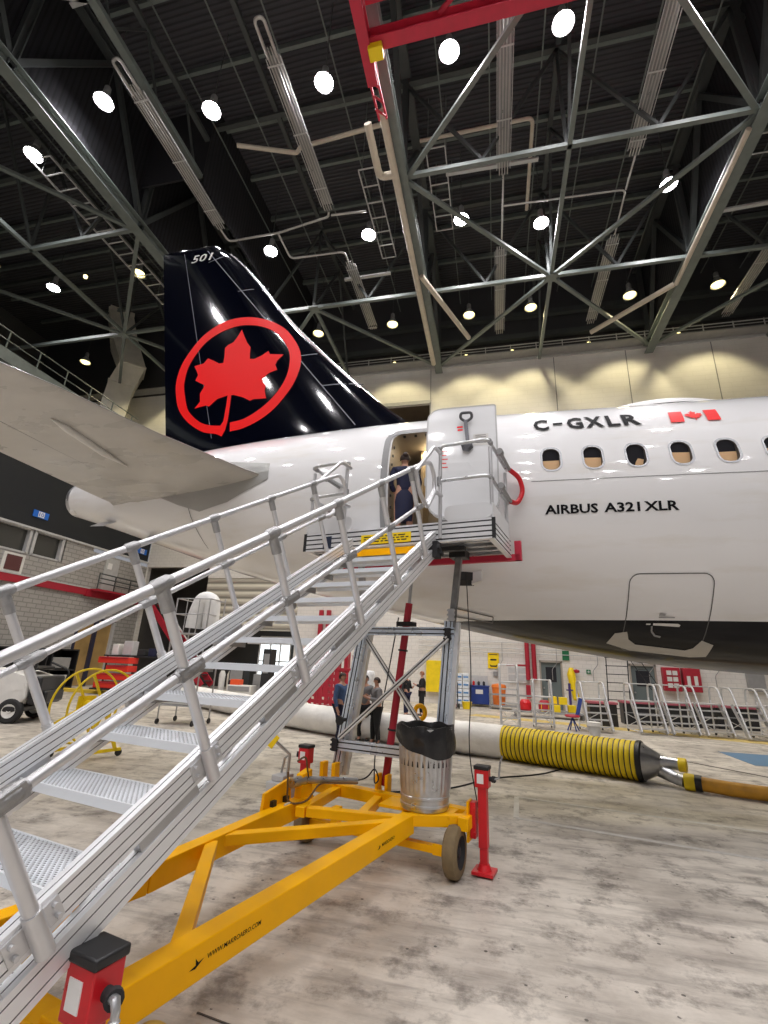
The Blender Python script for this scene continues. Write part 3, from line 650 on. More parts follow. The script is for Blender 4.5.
# cable trays under the roof
for i, (x0, x1, y0, y1, z, nm) in enumerate(((-18.6, -17.6, 10.5, 19.0, 21.6, 'far left behind the tail fin'), (-16.9, -16.3, 9.0, 20.5, 22.4, 'beside the far left main truss'), (-5.0, -4.3, 13.6, 18.2, 21.6, 'between the long tube heater and the main truss'), (-2.2, -1.4, 14.0, 18.0, 22.6, 'just right of the main truss'), (10.3, 11.1, 10.5, 16.0, 21.6, 'at the right edge beyond the main truss'))):
    t = thing('cable_tray', 'thin ladder-like cable tray under the roof, '+nm, 'cable tray', ((x0+x1)/2, (y0+y1)/2, z))
    for x in (x0, x1): MB().bar((x, y0, z), (x, y1, z), 0.04, 0.10).build('side_rail', LGREY, t, world=True)
    n = int((y1-y0)/0.7)
    for k in range(n+1): MB().bar((x0, y0+(y1-y0)*k/n, z), (x1, y0+(y1-y0)*k/n, z), 0.05, 0.03).build('rung', LGREY, t, world=True)
    for y in (y0+0.5, y1-0.5):
        for x in (x0, x1): MB().cyl((x, y, z), (x, y, 26.6), 0.015, 6).build('drop_rod', TRUSS, t, world=True)

# ================================================================ AIRCRAFT
YC = 8.12
f_top = smooth_interp([-9.3, -8, -6.5, -5, -3, -0.5, 3, 20], [5.30, 5.58, 5.80, 5.95, 6.06, 6.12, 6.12, 6.12])
f_bot = smooth_interp([-9.3, -7.9, -6.2, -4.3, -1.7, -0.7, 0.3, 1.3, 2.5, 4.5, 6.5, 20], [4.76, 4.36, 3.83, 3.27, 2.68, 2.48, 2.29, 2.13, 1.98, 1.89, 1.89, 1.89])
f_hw = smooth_interp([-9.3, -8.6, -7.5, -6.0, -4.0, -1.5, 0, 2.5, 20], [0.26, 0.45, 0.74, 1.10, 1.52, 1.86, 1.94, 1.975, 1.975])
def fus_y(x, z):
    t, b = f_top(x), f_bot(x); q = (z-(t+b)/2)/((t-b)/2); q = max(-0.999, min(0.999, q))
    return YC-f_hw(x)*math.sqrt(1-q*q)
def fus_pt(off):
    def fn(x, z):
        y = fus_y(x, z); e = 0.01
        n = Vector((-(fus_y(x+e, z)-fus_y(x-e, z))/(2*e), 1, -(fus_y(x, z+e)-fus_y(x, z-e))/(2*e))).normalized()
        return Vector((x, y, z))-n*off
    return fn
# white paint with a black belly below a crisp line
m = mat('aircraft_white_paint', (0.80, 0.80, 0.80), 0.38, 0, coat=1.0)
nt, bs = nodes(m); tc = nt.nodes.new('ShaderNodeTexCoord'); se = nt.nodes.new('ShaderNodeSeparateXYZ'); nt.links.new(tc.outputs['Object'], se.inputs[0])
n = noise(nt, tc.outputs['Object'], 1.3, 6)
mp_ = nt.nodes.new('ShaderNodeMapping'); mp_.inputs['Scale'].default_value = (0.6, 1, 3); nt.links.new(tc.outputs['Object'], mp_.inputs[0]); n_ = noise(nt, mp_.outputs[0], 1.1, 7)
wc = mix_node(nt, ramp(nt, n_, 0.52, 0.75), (0.80, 0.80, 0.80), (0.72, 0.70, 0.66))
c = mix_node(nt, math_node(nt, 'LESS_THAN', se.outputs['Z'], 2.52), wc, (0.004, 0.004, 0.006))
nt.links.new(c, bs.inputs['Base Color'])
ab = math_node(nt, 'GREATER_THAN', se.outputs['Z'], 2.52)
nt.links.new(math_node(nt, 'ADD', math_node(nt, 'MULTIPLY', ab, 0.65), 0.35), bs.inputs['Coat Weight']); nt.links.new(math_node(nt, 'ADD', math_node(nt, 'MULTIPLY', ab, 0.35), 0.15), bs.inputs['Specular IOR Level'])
bs.inputs['Coat Roughness'].default_value = 0.05
PAINT = m
FINK = mat('fin_black_paint', (0.0012, 0.0018, 0.006), 0.07, 0, coat=1.0)
LOGO = mat('logo_red', (0.90, 0.008, 0.008), 0.4, 0, spec=0.25)
KTXT = mat('lettering_black', (0.008, 0.008, 0.010), 0.6, spec=0.1)
SEAM = mat('panel_seam', (0.10, 0.10, 0.10), 0.6)
INTER = mat('cabin_interior', (0.30, 0.26, 0.22), 0.5)
POCK = mat('window_pocket', (0.12, 0.11, 0.10), 0.6)
STABG = mat('tailplane_grey', (0.47, 0.455, 0.425), 0.3, 0, 0.14, 1.6, coat=0.2, stretch=(0.6, 1.6, 1))
PLATEG = mat('bare_metal_plate', (0.42, 0.42, 0.40), 0.35, 0.5, 0.06, 3)

ac = thing('airliner', 'white airliner with black tail fin bearing a red maple leaf, black belly, door open', 'airplane', (0, YC, 0))
xs = [-8.86]+list(np.arange(-8.75, 13.01, 0.25)); NA = 96
vs = []; fs = []
for x in xs:
    t, b, hw = f_top(x), f_bot(x), f_hw(x)
    for k in range(NA):
        a = 2*math.pi*k/NA; vs.append((x, YC+hw*math.cos(a), (t+b)/2+(t-b)/2*math.sin(a)))
for i in range(len(xs)-1):
    for k in range(NA): fs.append((i*NA+k, i*NA+(k+1) % NA, (i+1)*NA+(k+1) % NA, (i+1)*NA+k))
fs.append(tuple(range(NA))[::-1]); fs.append(tuple(range((len(xs)-1)*NA, len(xs)*NA)))
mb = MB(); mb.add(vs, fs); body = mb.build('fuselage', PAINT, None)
# cutters: door opening and cabin windows
DOOR = (-1.46, -0.69, 3.47, 5.32)
WIN = [(0.83+0.533*k, 4.60) for k in range(8)]
cut = MB()
def prism_y(mb, pts, y0, y1, m=0): mb.poly([(x, y0, z) for x, z in pts], (0, y1-y0, 0), m)
prism_y(cut, rrect(DOOR[0], DOOR[1], DOOR[2], DOOR[3], 0.17, 6), 5.0, 7.9, 0)
for x, z in WIN: prism_y(cut, rrect(x-0.113, x+0.113, z-0.170, z+0.170, 0.10, 5), 5.5, 6.32, 1)
cutter = cut.build('cutter', [INTER, POCK], None, smooth=False)
bo = body.modifiers.new('cut', 'BOOLEAN'); bo.operation = 'DIFFERENCE'; bo.object = cutter; bo.solver = 'EXACT'
try: bo.material_mode = 'TRANSFER'
except Exception: pass
dg = bpy.context.evaluated_depsgraph_get()
me = bpy.data.meshes.new_from_object(body.evaluated_get(dg)); old = body.data
body.modifiers.clear(); body.data = me; me.name = 'fuselage'
bpy.data.objects.remove(cutter, do_unlink=True)
me.set_sharp_from_angle(angle=R(35))
body.data.transform(Matrix.Translation((0, -YC, 0))); body.parent = ac
fp = fus_pt
# cabin windows: pane, blind and frame
WFR = mat('window_frame_grey', (0.42, 0.43, 0.45), 0.35, 0.3)
for i, (x, z) in enumerate(WIN):
    o = rrect(x-0.113, x+0.113, z-0.170, z+0.170, 0.10, 5)
    fr = decal('cabin_window', [ring2d(rrect(x-0.14, x+0.14, z-0.198, z+0.198, 0.12, 5), 0.026)], fp(0.006), WFR, ac, 0.05)
    pn = MB().poly([(a, 6.285, b) for a, b in rrect(x-0.118, x+0.118, z-0.175, z+0.175, 0.10, 5)], (0, 0.01, 0)).build('window_pane', GLASSD, None, smooth=False)
    pn.data.transform(Matrix.Translation((0, -YC, 0))); pn.parent = fr
    h = [0.0, 0.02, -0.03, 0.03, 0.0, 0.02, 0.0, 0.02][i]
    if i == 2:
        pts = [(x-0.02, z-0.15), (x+0.08, z-0.13), (x+0.10, z-0.05), (x+0.03, z-0.03), (x+0.0, z-0.08)]
    else: pts = [(x-0.113, z+h), (x+0.113, z+h-0.01*(i % 2)), (x+0.11, z-0.11), (x+0.06, z-0.168), (x-0.06, z-0.168), (x-0.11, z-0.11)]
    bl = MB().poly([(a, 6.272, b) for a, b in pts[::-1]], (0, 0.008, 0)).build('window_blind', TAN, None, smooth=False)
    bl.data.transform(Matrix.Translation((0, -YC, 0))); bl.parent = fr
# door surround and cabin ceiling light
ds = decal('door_surround', [ring2d(rrect(DOOR[0]-0.12, DOOR[1]+0.10, DOOR[2]-0.05, DOOR[3]+0.09, 0.26, 8), 0.10)], fp(0.012), GREY, ac, 0.06)
mb = MB()
for z in np.arange(3.7, 5.2, 0.17): 
    y = fus_y(-1.44, z); mb.box((-1.438, y+0.09, z), (0.02, 0.03, 0.035))
for x in (-1.3, -1.12, -0.95, -0.8): mb.box((x, fus_y(x, 5.3)+0.08, 5.30), (0.04, 0.03, 0.03))
mb.build('door_stops', BLACK, ac, world=True)
CL = mat('cabin_light', (1, 0.9, 0.7), 0.4, emit=(1.0, 0.80, 0.45), estr=5)
MB().tube(arc_round([(-1.05, 7.05, 5.22), (-0.2-0.52, 7.05, 5.22), (-0.72, 7.6, 5.22), (-1.05, 7.6, 5.22)], 0.2, 6, True), 0.035, 8, closed=True).build('ceiling_light', CL, ac, world=True)
MB().b2((-1.05, 7.86, 4.75), (-0.72, 7.89, 4.79)).b2((-1.05, 7.86, 4.45), (-0.72, 7.89, 4.48)).build('galley_rail', LGREY, ac, world=True)
MB().b2((-1.12, 7.2, 3.48), (-1.08, 7.88, 5.3)).build('galley_panel', mat('galley_panel', (0.42, 0.33, 0.22), 0.5), ac, world=True)
L = bpy.data.lights.new('cabin_lamp', 'AREA'); L.energy = 5; L.color = (1, 0.82, 0.55); L.size = 0.35
lo = bpy.data.objects.new('cabin_lamp', L); COL.objects.link(lo); lo.parent = ac; lo.location = (-1.0, 7.1-YC, 5.25)
# registration, type name, flag
fj = [fit_text('C', 0.655, 0.865, 0, 1, 0.03), ([(0.93, 0.42), (1.06, 0.42), (1.06, 0.60), (0.93, 0.60)], [[0, 1, 2, 3]]), fit_text('G', 1.12, 1.335, 0, 1, 0.03), fit_text('X', 1.365, 1.61, 0, 1, 0.03), fit_text('L', 1.655, 1.82, 0, 1, 0.03), fit_text('R', 1.865, 2.09, 0, 1, 0.03)]
fj = [([(a, REG0+b*REGH) for a, b in vs_], f_) for vs_, f_ in fj] if False else fj
REG0, REGH = 5.14, 0.27
fj = [([(a, REG0+b*REGH) for a, b in vs_], f_) for vs_, f_ in fj]
decal('registration', fj, fp(0.014), KTXT, ac, 0.06)
decal('type_name', [fit_text('AIRBUS', 0.70, 1.35, 3.80, 3.925, 0.028), fit_text('A321', 1.42, 1.84, 3.80, 3.925, 0.028), fit_text('XLR', 1.885, 2.28, 3.80, 3.925, 0.028)], fp(0.006), KTXT, ac, 0.06)
def leaf2d(cx, cz, s, sx=1.0):
    L_ = [(0, 1), (.18, .68), (.36, .76), (.26, .28), (.52, .52), (.58, .40), (.86, .44), (.76, .18), (.90, .08), (.40, -.30), (.46, -.46), (.06, -.40), (.04, -.80), (-.04, -.80), (-.06, -.40), (-.46, -.46), (-.40, -.30), (-.90, .08), (-.76, .18), (-.86, .44), (-.58, .40), (-.52, .52), (-.26, .28), (-.36, .76), (-.18, .68)]
    return poly2d([(cx+x*s*sx, cz+z*s) for x, z in L_])
FZ0, FZ1 = 5.14, 5.39
decal('flag', [poly2d([(2.45, FZ0), (2.62, FZ0), (2.66, FZ1), (2.49, FZ1)]), poly2d([(2.90, FZ0), (3.06, FZ0), (3.09, FZ1), (2.93, FZ1)]), leaf2d(2.775, (FZ0+FZ1)/2, 0.125)], fp(0.014), LOGO, ac, 0.06)
# panel seams
SL = []
SL.append(line2d([(0.55+0.3*k, 4.265) for k in range(0, 14)], 0.008))
decal('panel_seam', SL, fp(0.004), SEAM, ac, 0.2)
decal('panel_seam', [line2d([(-5.3-0.25*k, 4.55+0.06*k) for k in range(9)], 0.012), line2d([(-5.3, 4.55), (-5.2, 4.2), (-5.0, 3.7)], 0.012)], fp(0.006), SEAM, ac, 0.1)
# cargo door: outline, grey lower plate, handle
co = rrect(1.69, 2.64, 2.16, 3.06, 0.12, 6)
cd = decal('cargo_door', [ring2d(co, 0.012)], fp(0.005), SEAM, ac, 0.05)
pl = [(1.53, 2.25), (1.60, 2.37), (1.74, 2.39), (1.78, 2.30), (1.88, 2.24), (2.48, 2.18), (2.56, 2.21), (2.62, 2.30), (2.77, 2.25), (2.76, 2.11), (2.58, 2.10), (1.85, 2.165)]
o = decal('scuff_plate', [poly2d(pl)], fp(0.008), mat('scuff_plate_metal', (0.52, 0.50, 0.46), 0.4, 0.4), None, 0.05); o.data.transform(Matrix.Translation((0, -YC, 0))); o.parent = cd
o = decal('door_handle', [poly2d([(2.02, 2.47), (2.32, 2.455), (2.33, 2.475), (2.30, 2.49), (2.02, 2.495)]), poly2d([(1.94, 2.475), (1.99, 2.475), (1.99, 2.49), (1.94, 2.49)])], fp(0.012), OFFW, None, 0.05); o.data.transform(Matrix.Translation((0, -YC, 0))); o.parent = cd
o = decal('door_marking', [line2d([(2.01, 2.46), (2.02, 2.40), (2.07, 2.35), (2.14, 2.335)], 0.02), line2d([(2.07, 2.56), (2.25, 2.56)], 0.012), line2d([(2.07, 2.59), (2.14, 2.59)], 0.02)], fp(0.012), GREY, None, 0.05); o.data.transform(Matrix.Translation((0, -YC, 0))); o.parent = cd
decal('access_flap', [line2d([(-0.57, 2.69), (-0.01, 2.57), (-0.02, 2.50), (-0.59, 2.59), (-0.57, 2.69)], 0.014)], fp(0.014), SEAM, ac, 0.1)
# antenna fairing on the crown
mb = MB(); N1, N2 = 24, 10; vs = []; fs = []
for i in range(N1+1):
    u = i/N1; x = 1.55+2.6*u; hgt = 0.26*math.sin(math.pi*min(1, max(0, u)))**0.6
    for k in range(N2+1):
        a = math.pi*k/N2; vs.append((x, YC-0.75*math.cos(a)*math.sin(math.pi*(0.05+0.9*u))**0.5, 5.93+hgt*math.sin(a)+0.06))
for i in range(N1):
    for k in range(N2): fs.append((i*(N2+1)+k, i*(N2+1)+k+1, (i+1)*(N2+1)+k+1, (i+1)*(N2+1)+k))
mb.add(vs, fs); mb.build('antenna_fairing', WHITE, ac, world=True)
# tail cone exhaust and drain masts
MB().lathe([(0.385, -0.10), (0.365, 0.09), (0.27, 0.11), (0.25, 0.0)], c=(-8.86, YC, 5.02), axis=(-1, 0, 0.08), n=24).build('exhaust_ring', STEEL, ac, world=True)
MB().lathe([(0.05, 0), (0.09, 0.02), (0.08, 0.14), (0.02, 0.15)], c=(-8.72, YC-0.2, 4.74), axis=(-1, 0, -0.2), n=14).build('tail_light', OFFW, ac, world=True)
for x in (-7.55, -6.4):
    z = f_bot(x)
    MB().poly([(x-0.3, YC-0.4, z+0.12), (x+0.15, YC-0.45, z+0.12), (x-0.0, YC-0.62, z-0.02), (x-0.32, YC-0.62, z-0.02)], (0.0, 0.03, 0.03)).build('drain_mast', STEEL, ac, world=True)
# outflow flap under the platform
mb = MB(); mb.box((-0.39, fus_y(-0.4, 3.10)+0.02, 3.09), (0.27, 0.10, 0.37), Matrix.Rotation(R(-40), 3, 'X')); fl = mb.build('outflow_valve', BLACK, ac, world=True)
MB().box((-0.21, fus_y(-0.25, 3.08)-0.06, 3.08), (0.15, 0.03, 0.38), Matrix.Rotation(R(-40), 3, 'X') @ Matrix.Rotation(R(-25), 3, 'Z')).box((-0.42, fus_y(-0.4, 3.2)+0.0, 3.21), (0.24, 0.05, 0.02)).build('valve_flap', OFFW, ac, world=True)

# vertical fin
teX = lambda z: np.interp(z, [5.6, 6.1, 11.95], [-6.85, -6.97, -8.27])
leX = smooth_interp([5.7, 6.05, 6.28, 6.73, 7.32, 8.96, 11.55, 11.95], [0.0, -0.9, -1.36, -1.94, -2.56, -4.09, -6.20, -6.75])
def naca(t): return 5*(0.2969*math.sqrt(t)-0.126*t-0.3516*t*t+0.2843*t**3-0.1015*t**4)
def fin_thk(z): return float(np.interp(z, [6.0, 6.8, 11.95], [0.50, 0.44, 0.16]))
def fin_y(x, z):
    z = min(max(z, 5.7), 11.95); a, b = teX(z), leX(z); u = (b-x)/(b-a); u = min(max(u, 0.0005), 1)
    return YC-fin_thk(z)*naca(u)
zs = list(np.concatenate([np.arange(5.7, 7.4, 0.14), np.arange(7.4, 11.8, 0.4), [11.75, 11.88, 11.95]])); us = [(1-math.cos(math.pi*k/28))/2 for k in range(29)]
vs = []; fs = []
for j, z in enumerate(zs):
    sc = 1.0 if z < 11.8 else (0.75 if z < 11.9 else 0.25)
    for sgn in (-1, 1):
        for u in us:
            x = leX(z)+(teX(z)-leX(z))*u; vs.append((x, YC+sgn*fin_thk(z)*naca(u)*sc, z))
K = len(us)
for j in range(len(zs)-1):
    for sgn in range(2):
        o_ = j*2*K+sgn*K
        for k in range(K-1): fs.append((o_+k, o_+k+1, o_+2*K+k+1, o_+2*K+k))
    o_ = j*2*K; fs.append((o_+K-1, o_+2*K-1, o_+4*K-1, o_+3*K-1))
o_ = (len(zs)-1)*2*K
for k in range(K-1): fs.append((o_+k, o_+k+1, o_+K+k+1, o_+K+k))
mb = MB(); mb.add(vs, fs)
bmx = mb.build('tail_fin', FINK, ac, world=True, ang=50)
bm = bmesh.new(); bm.from_mesh(bmx.data); bmesh.ops.remove_doubles(bm, verts=bm.verts, dist=0.0005); bmesh.ops.recalc_face_normals(bm, faces=bm.faces); bm.to_mesh(bmx.data); bm.free()
# bright leading edge
vs = []; fs = []
zz = np.linspace(7.25, 11.55, 24)
for z in zz:
    for sgn, u in ((-1, 0.022), (-1, 0.006), (-1, 0.0008), (1, 0.006), (1, 0.022)):
        x = leX(z)+(teX(z)-leX(z))*u+(0.012 if u < 0.01 else 0.0); vs.append((x, YC+sgn*(fin_thk(z)*naca(u)+0.004), z))
for j in range(len(zz)-1):
    for k in range(4): fs.append((j*5+k, j*5+k+1, (j+1)*5+k+1, (j+1)*5+k))
mb = MB(); mb.add(vs, fs); mb.build('leading_edge', mat('polished_metal', (0.85, 0.85, 0.86), 0.25, 0.8), ac, world=True)
ffn = lambda off: (lambda x, z: (x, fin_y(x, z)-off, z))
LEAF = [(-5.45, 9.02), (-5.37, 8.85), (-5.26, 8.64), (-5.15, 8.49), (-5.14, 8.3), (-5.12, 8.18), (-5.01, 8.16), (-4.83, 8.23), (-4.69, 8.33), (-4.64, 8.24), (-4.31, 8.19), (-4.44, 8.04), (-4.47, 7.94), (-4.41, 7.8), (-4.58, 7.75), (-4.75, 7.62), (-4.72, 7.52), (-4.64, 7.44), (-4.64, 7.3), (-4.58, 7.11), (-4.75, 7.12), (-4.88, 7.13), (-4.97, 7.1), (-5.16, 7.21), (-5.4, 7.3), (-5.46, 7.3), (-5.45, 7.05), (-5.45, 6.7), (-5.48, 6.46), (-5.55, 6.31), (-5.65, 6.45), (-5.62, 6.58), (-5.56, 6.68), (-5.55, 7.01), (-5.55, 7.31), (-5.81, 7.25), (-6.0, 7.09), (-6.08, 7.13), (-6.38, 7.09), (-6.26, 7.25), (-6.3, 7.46), (-6.24, 7.57), (-6.21, 7.66), (-6.33, 7.73), (-6.49, 7.82), (-6.44, 7.96), (-6.49, 8.06), (-6.59, 8.22), (-6.34, 8.25), (-6.24, 8.37), (-6.07, 8.28), (-5.91, 8.18), (-5.8, 8.18), (-5.8, 8.35), (-5.82, 8.58), (-5.75, 8.65), (-5.62, 8.7), (-5.52, 8.86)]
RO = [(-5.36, 6.41), (-5.05, 6.45), (-4.68, 6.6), (-4.37, 6.83), (-4.12, 7.15), (-3.95, 7.49), (-3.88, 7.91), (-3.95, 8.27), (-4.14, 8.62), (-4.39, 8.93), (-4.73, 9.16), (-5.11, 9.31), (-5.44, 9.37), (-5.82, 9.36), (-6.19, 9.23), (-6.51, 9.01), (-6.76, 8.7), (-6.95, 8.36), (-7.03, 7.98), (-7.0, 7.64), (-6.85, 7.19), (-6.62, 6.88), (-6.32, 6.63), (-6.01, 6.46), (-5.71, 6.39), (-5.55, 6.31)]
RI = [(-5.39, 6.63), (-5.08, 6.67), (-4.79, 6.81), (-4.52, 7.02), (-4.3, 7.3), (-4.17, 7.61), (-4.14, 7.94), (-4.19, 8.25), (-4.36, 8.57), (-4.59, 8.83), (-4.83, 8.98), (-5.12, 9.09), (-5.44, 9.14), (-5.73, 9.12), (-6.06, 9.02), (-6.37, 8.83), (-6.58, 8.57), (-6.75, 8.22), (-6.79, 7.84), (-6.75, 7.6), (-6.59, 7.15), (-6.43, 6.94), (-6.2, 6.75), (-6.0, 6.65), (-5.79, 6.6), (-5.62, 6.58)]
def cr_sub(P, n=4):
    out = []
    for i in range(len(P)-1):
        p0 = P[max(i-1, 0)]; p1 = P[i]; p2 = P[i+1]; p3 = P[min(i+2, len(P)-1)]
        for k in range(n):
            t = k/n; out.append(tuple(0.5*((2*p1[d])+(-p0[d]+p2[d])*t+(2*p0[d]-5*p1[d]+4*p2[d]-p3[d])*t*t+(-p0[d]+3*p1[d]-3*p2[d]+p3[d])*t**3) for d in (0, 1)))
    return out+[P[-1]]
ro, ri = cr_sub(RO), cr_sub(RI)
decal('leaf_emblem', [(ro+ri, [[i, i+1, len(ro)+i+1, len(ro)+i] for i in range(len(ro)-1)]), poly2d(LEAF)], ffn(0.012), LOGO, ac, 0.2)
decal('fin_number', [fit_text('501', -7.28, -6.72, 11.38, 11.62, 0.01, 0.05)], ffn(0.008), OFFW, ac, 0)
RIV = mat('rivet_line', (0.16, 0.17, 0.2), 0.4)
decal('fin_seam', [line2d([(-6.85, 11.7), (-2.55, 6.3)], 0.022), line2d([(-6.75, 11.3), (-6.3, 11.45)], 0.02), line2d([(-5.75, 10.2), (-5.0, 10.25)], 0.02), line2d([(-4.1, 8.1), (-3.35, 8.2)], 0.02), line2d([(-3.35, 7.3), (-2.5, 7.35)], 0.02), line2d([(-7.55, 11.75), (-5.8, 6.3)], 0.014)], ffn(0.006), RIV, ac, 0.3)

# tailplane, near side
def stab_z(x, y, u): return 4.60+(YC-y)*0.105-0.06*u
ysx = [8.0, 7.19, 6.68, 5.96, 5.25, 4.1, 3.0, 1.95, 1.9]
def stab_le(y): return float(np.interp(y, [1.9, 3.6, 4.1, 5.25, 5.96, 6.4, 6.7, 7.0, 8.1], [-6.75, -5.62, -5.30, -4.67, -4.20, -3.90, -3.60, -3.2, -2.9]))
def stab_te(y): return float(np.interp(y, [1.9, 7.19, 8.1], [-8.35, -7.27, -6.15])) if y < 7.19 else -6.17
mb = MB(); vs = []; fs = []; us2 = [(1-math.cos(math.pi*k/16))/2 for k in range(17)]; K2 = len(us2)
ysx = [8.05, 7.6, 7.19, 7.189, 6.95, 6.7, 6.4, 5.96, 5.25, 4.1, 3.0, 2.0, 1.9]
for y in ysx:
    le = stab_le(y); te = -6.17 if y >= 7.19 else float(np.interp(y, [1.9, 7.19], [-8.35, -7.27])); full = stab_le(y)-(-7.27 if y >= 7.19 else te)
    th = 0.115*full*(0.4 if y < 1.95 else 1)*0.5
    for sgn in (-1, 1):
        for u in us2:
            x = le+(te-le)*u; uu = min(1, (le-x)/full); vs.append((x, y, stab_z(x, y, u)+sgn*th*naca(max(uu, 0.0003))))
for j in range(len(ysx)-1):
    for s_ in range(2):
        o_ = j*2*K2+s_*K2
        for k in range(K2-1): fs.append((o_+k, o_+k+1, o_+2*K2+k+1, o_+2*K2+k))
    o_ = j*2*K2; fs.append((o_+K2-1, o_+2*K2-1, o_+4*K2-1, o_+3*K2-1))
o_ = (len(ysx)-1)*2*K2
for k in range(K2-1): fs.append((o_+k, o_+k+1, o_+K2+k+1, o_+K2+k))
mb.add(vs, fs); st = mb.build('tailplane', STABG, ac, world=True, ang=40)
zt = lambda y: 4.57+(YC-y)*0.105
MB().poly([(-6.15, 7.19, zt(7.19)-0.05), (-7.27, 7.185, zt(7.19)-0.02), (-7.36, 7.55, zt(7.55)-0.02)], (0, 0, 0.06)).build('elevator_tip', STABG, ac, world=True, smooth=False)
def stab_low(x, y):
    le = stab_le(y); te = float(np.interp(y, [1.9, 7.19], [-8.35, -7.27])); u = (le-x)/(le-te)
    return zt(y)-0.0575*(le-te)*naca(min(max(u, 0.001), 1))
lp = [(x, y, stab_low(x, y)-0.004) for x, y in ((-6.9, 3.6), (-6.75, 4.3), (-6.55, 5.3), (-6.3, 6.3), (-6.1, 7.0))]
MB().tube(lp, 0.006, 6).build('hinge_line', SEAM, ac, world=True)
MB().tube([(-5.85, 4.55, stab_low(-5.85, 4.55)-0.0), (-5.8, 4.75, stab_low(-5.8, 4.75)-0.02), (-5.75, 5.4, stab_low(-5.75, 5.4)-0.03), (-5.7, 5.85, stab_low(-5.7, 5.85)-0.01)], [0.01, 0.05, 0.05, 0.01], 10).build('hinge_fairing', OFFW, ac, world=True)
# grey plates where the tailplane leaves the fuselage
decal('tailplane_plate', [poly2d([(-6.0, 4.62), (-5.5, 4.42), (-4.97, 4.25), (-4.33, 4.34), (-3.55, 4.65), (-3.57, 4.95), (-4.4, 5.1), (-5.4, 5.0), (-6.0, 4.80)])], fp(0.012), PLATEG, ac, 0.15)

# open service door, swung forward and outward
DY = 5.80
def door_y(x, z): return DY+0.5*((z-4.3)/1.9)**2*(1 if z > 4.3 else 0.35)-0.02*(x+0.35)
def rr4(x0, x1, z0, z1, rs, n=7):
    out = []
    for (cx, cz, a0), r in zip(((x1, z1, 0), (x0, z1, 90), (x0, z0, 180), (x1, z0, 270)), rs):
        sx = -1 if cx == x1 else 1; sz = -1 if cz == z1 else 1
        for k in range(n+1):
            a = R(a0+90*k/n); out.append((cx+sx*r+r*math.cos(a), cz+sz*r+r*math.sin(a)))
    return out
DRO = rr4(-0.84, 0.12, 3.68, 5.37, (0.05, 0.20, 0.26, 0.24))
dp = DRO
dp = [(x, z) for x, z in dp]
dr = decal('cabin_door', [poly2d(dp)], lambda x, z: (x, door_y(x, z), z), WHITE, None, 0.12)
so = dr.modifiers.new('solid', 'SOLIDIFY'); so.thickness = 0.13; so.offset = -1 
dr.data.transform(Matrix.Translation((0, -YC, 0))); dr.parent = ac
bm = bmesh.new(); bm.from_mesh(dr.data); bmesh.ops.recalc_face_normals(bm, faces=bm.faces)
if sum(f.normal.y for f in bm.faces) > 0: bmesh.ops.reverse_faces(bm, faces=bm.faces)
bm.to_mesh(dr.data); bm.free()
dr.data.materials.clear(); dr.data.materials.append(mat('door_white', (0.78, 0.79, 0.80), 0.22, coat=0.5))
dfn = lambda off: (lambda x, z: (x, door_y(x, z)-off, z))
def dpart(name, items, off, mt):
    o = decal(name, items, dfn(off), mt, None, 0.1); o.data.transform(Matrix.Translation((0, -YC, 0))); o.parent = dr; return o
dpart('door_edge', [ring2d(DRO, 0.02)], 0.006, LGREY)
o = MB().bar((-0.30, door_y(-.3, 5.06)-0.05, 5.08), (-0.27, door_y(-.3, 4.72)-0.06, 4.70), 0.05, 0.03, (0, 1, 0)).tube(arc_round([(-0.37, door_y(-.3, 5.1)-0.05, 5.12), (-0.36, door_y(-.3, 5.1)-0.09, 5.18), (-0.22, door_y(-.3, 5.1)-0.09, 5.18), (-0.21, door_y(-.3, 5.1)-0.05, 5.12), (-0.29, door_y(-.3, 5.1)-0.05, 5.06)], 0.03, 3, True), 0.02, 8, closed=True).lathe([(0.001, -0.05), (0.05, -0.045), (0.085, 0.0), (0.08, 0.02)], c=(-0.28, door_y(-.28, 4.62)-0.04, 4.66), axis=(0, 1, 0), n=6).build('door_lever', mat('lever_metal', (0.10, 0.10, 0.11), 0.35, 0.5), None)
o.data.transform(Matrix.Translation((0, -YC, 0))); o.parent = dr
dpart('door_placard', [poly2d([(-0.20, 4.68), (0.0, 4.68), (0.0, 4.86), (-0.20, 4.86)])], 0.004, OFFW)
dpart('placard_text', [line2d([(-0.17, 4.84-0.03*k), (-0.03, 4.84-0.03*k)], 0.006) for k in (0, 1, 4)]+[fit_text('PULL UP', -0.18, -0.03, 4.755, 4.785, 0.01)], 0.007, KTXT)
dpart('red_marking', [line2d([(-0.42, 5.0), (-0.34, 5.0)], 0.028), line2d([(-0.41, 4.95), (-0.34, 4.95)], 0.028)]+[line2d([(-0.62, 4.62-0.06*k), (-0.54-0.02*(k % 2), 4.62-0.06*k)], 0.012) for k in range(5)], 0.005, LOGO)
MB().bar((-0.9, 6.25, 4.35), (-0.05, door_y(-.1, 4.35)+0.1, 4.35), 0.09, 0.12).build('hinge_arm', LGREY, ac, world=True)

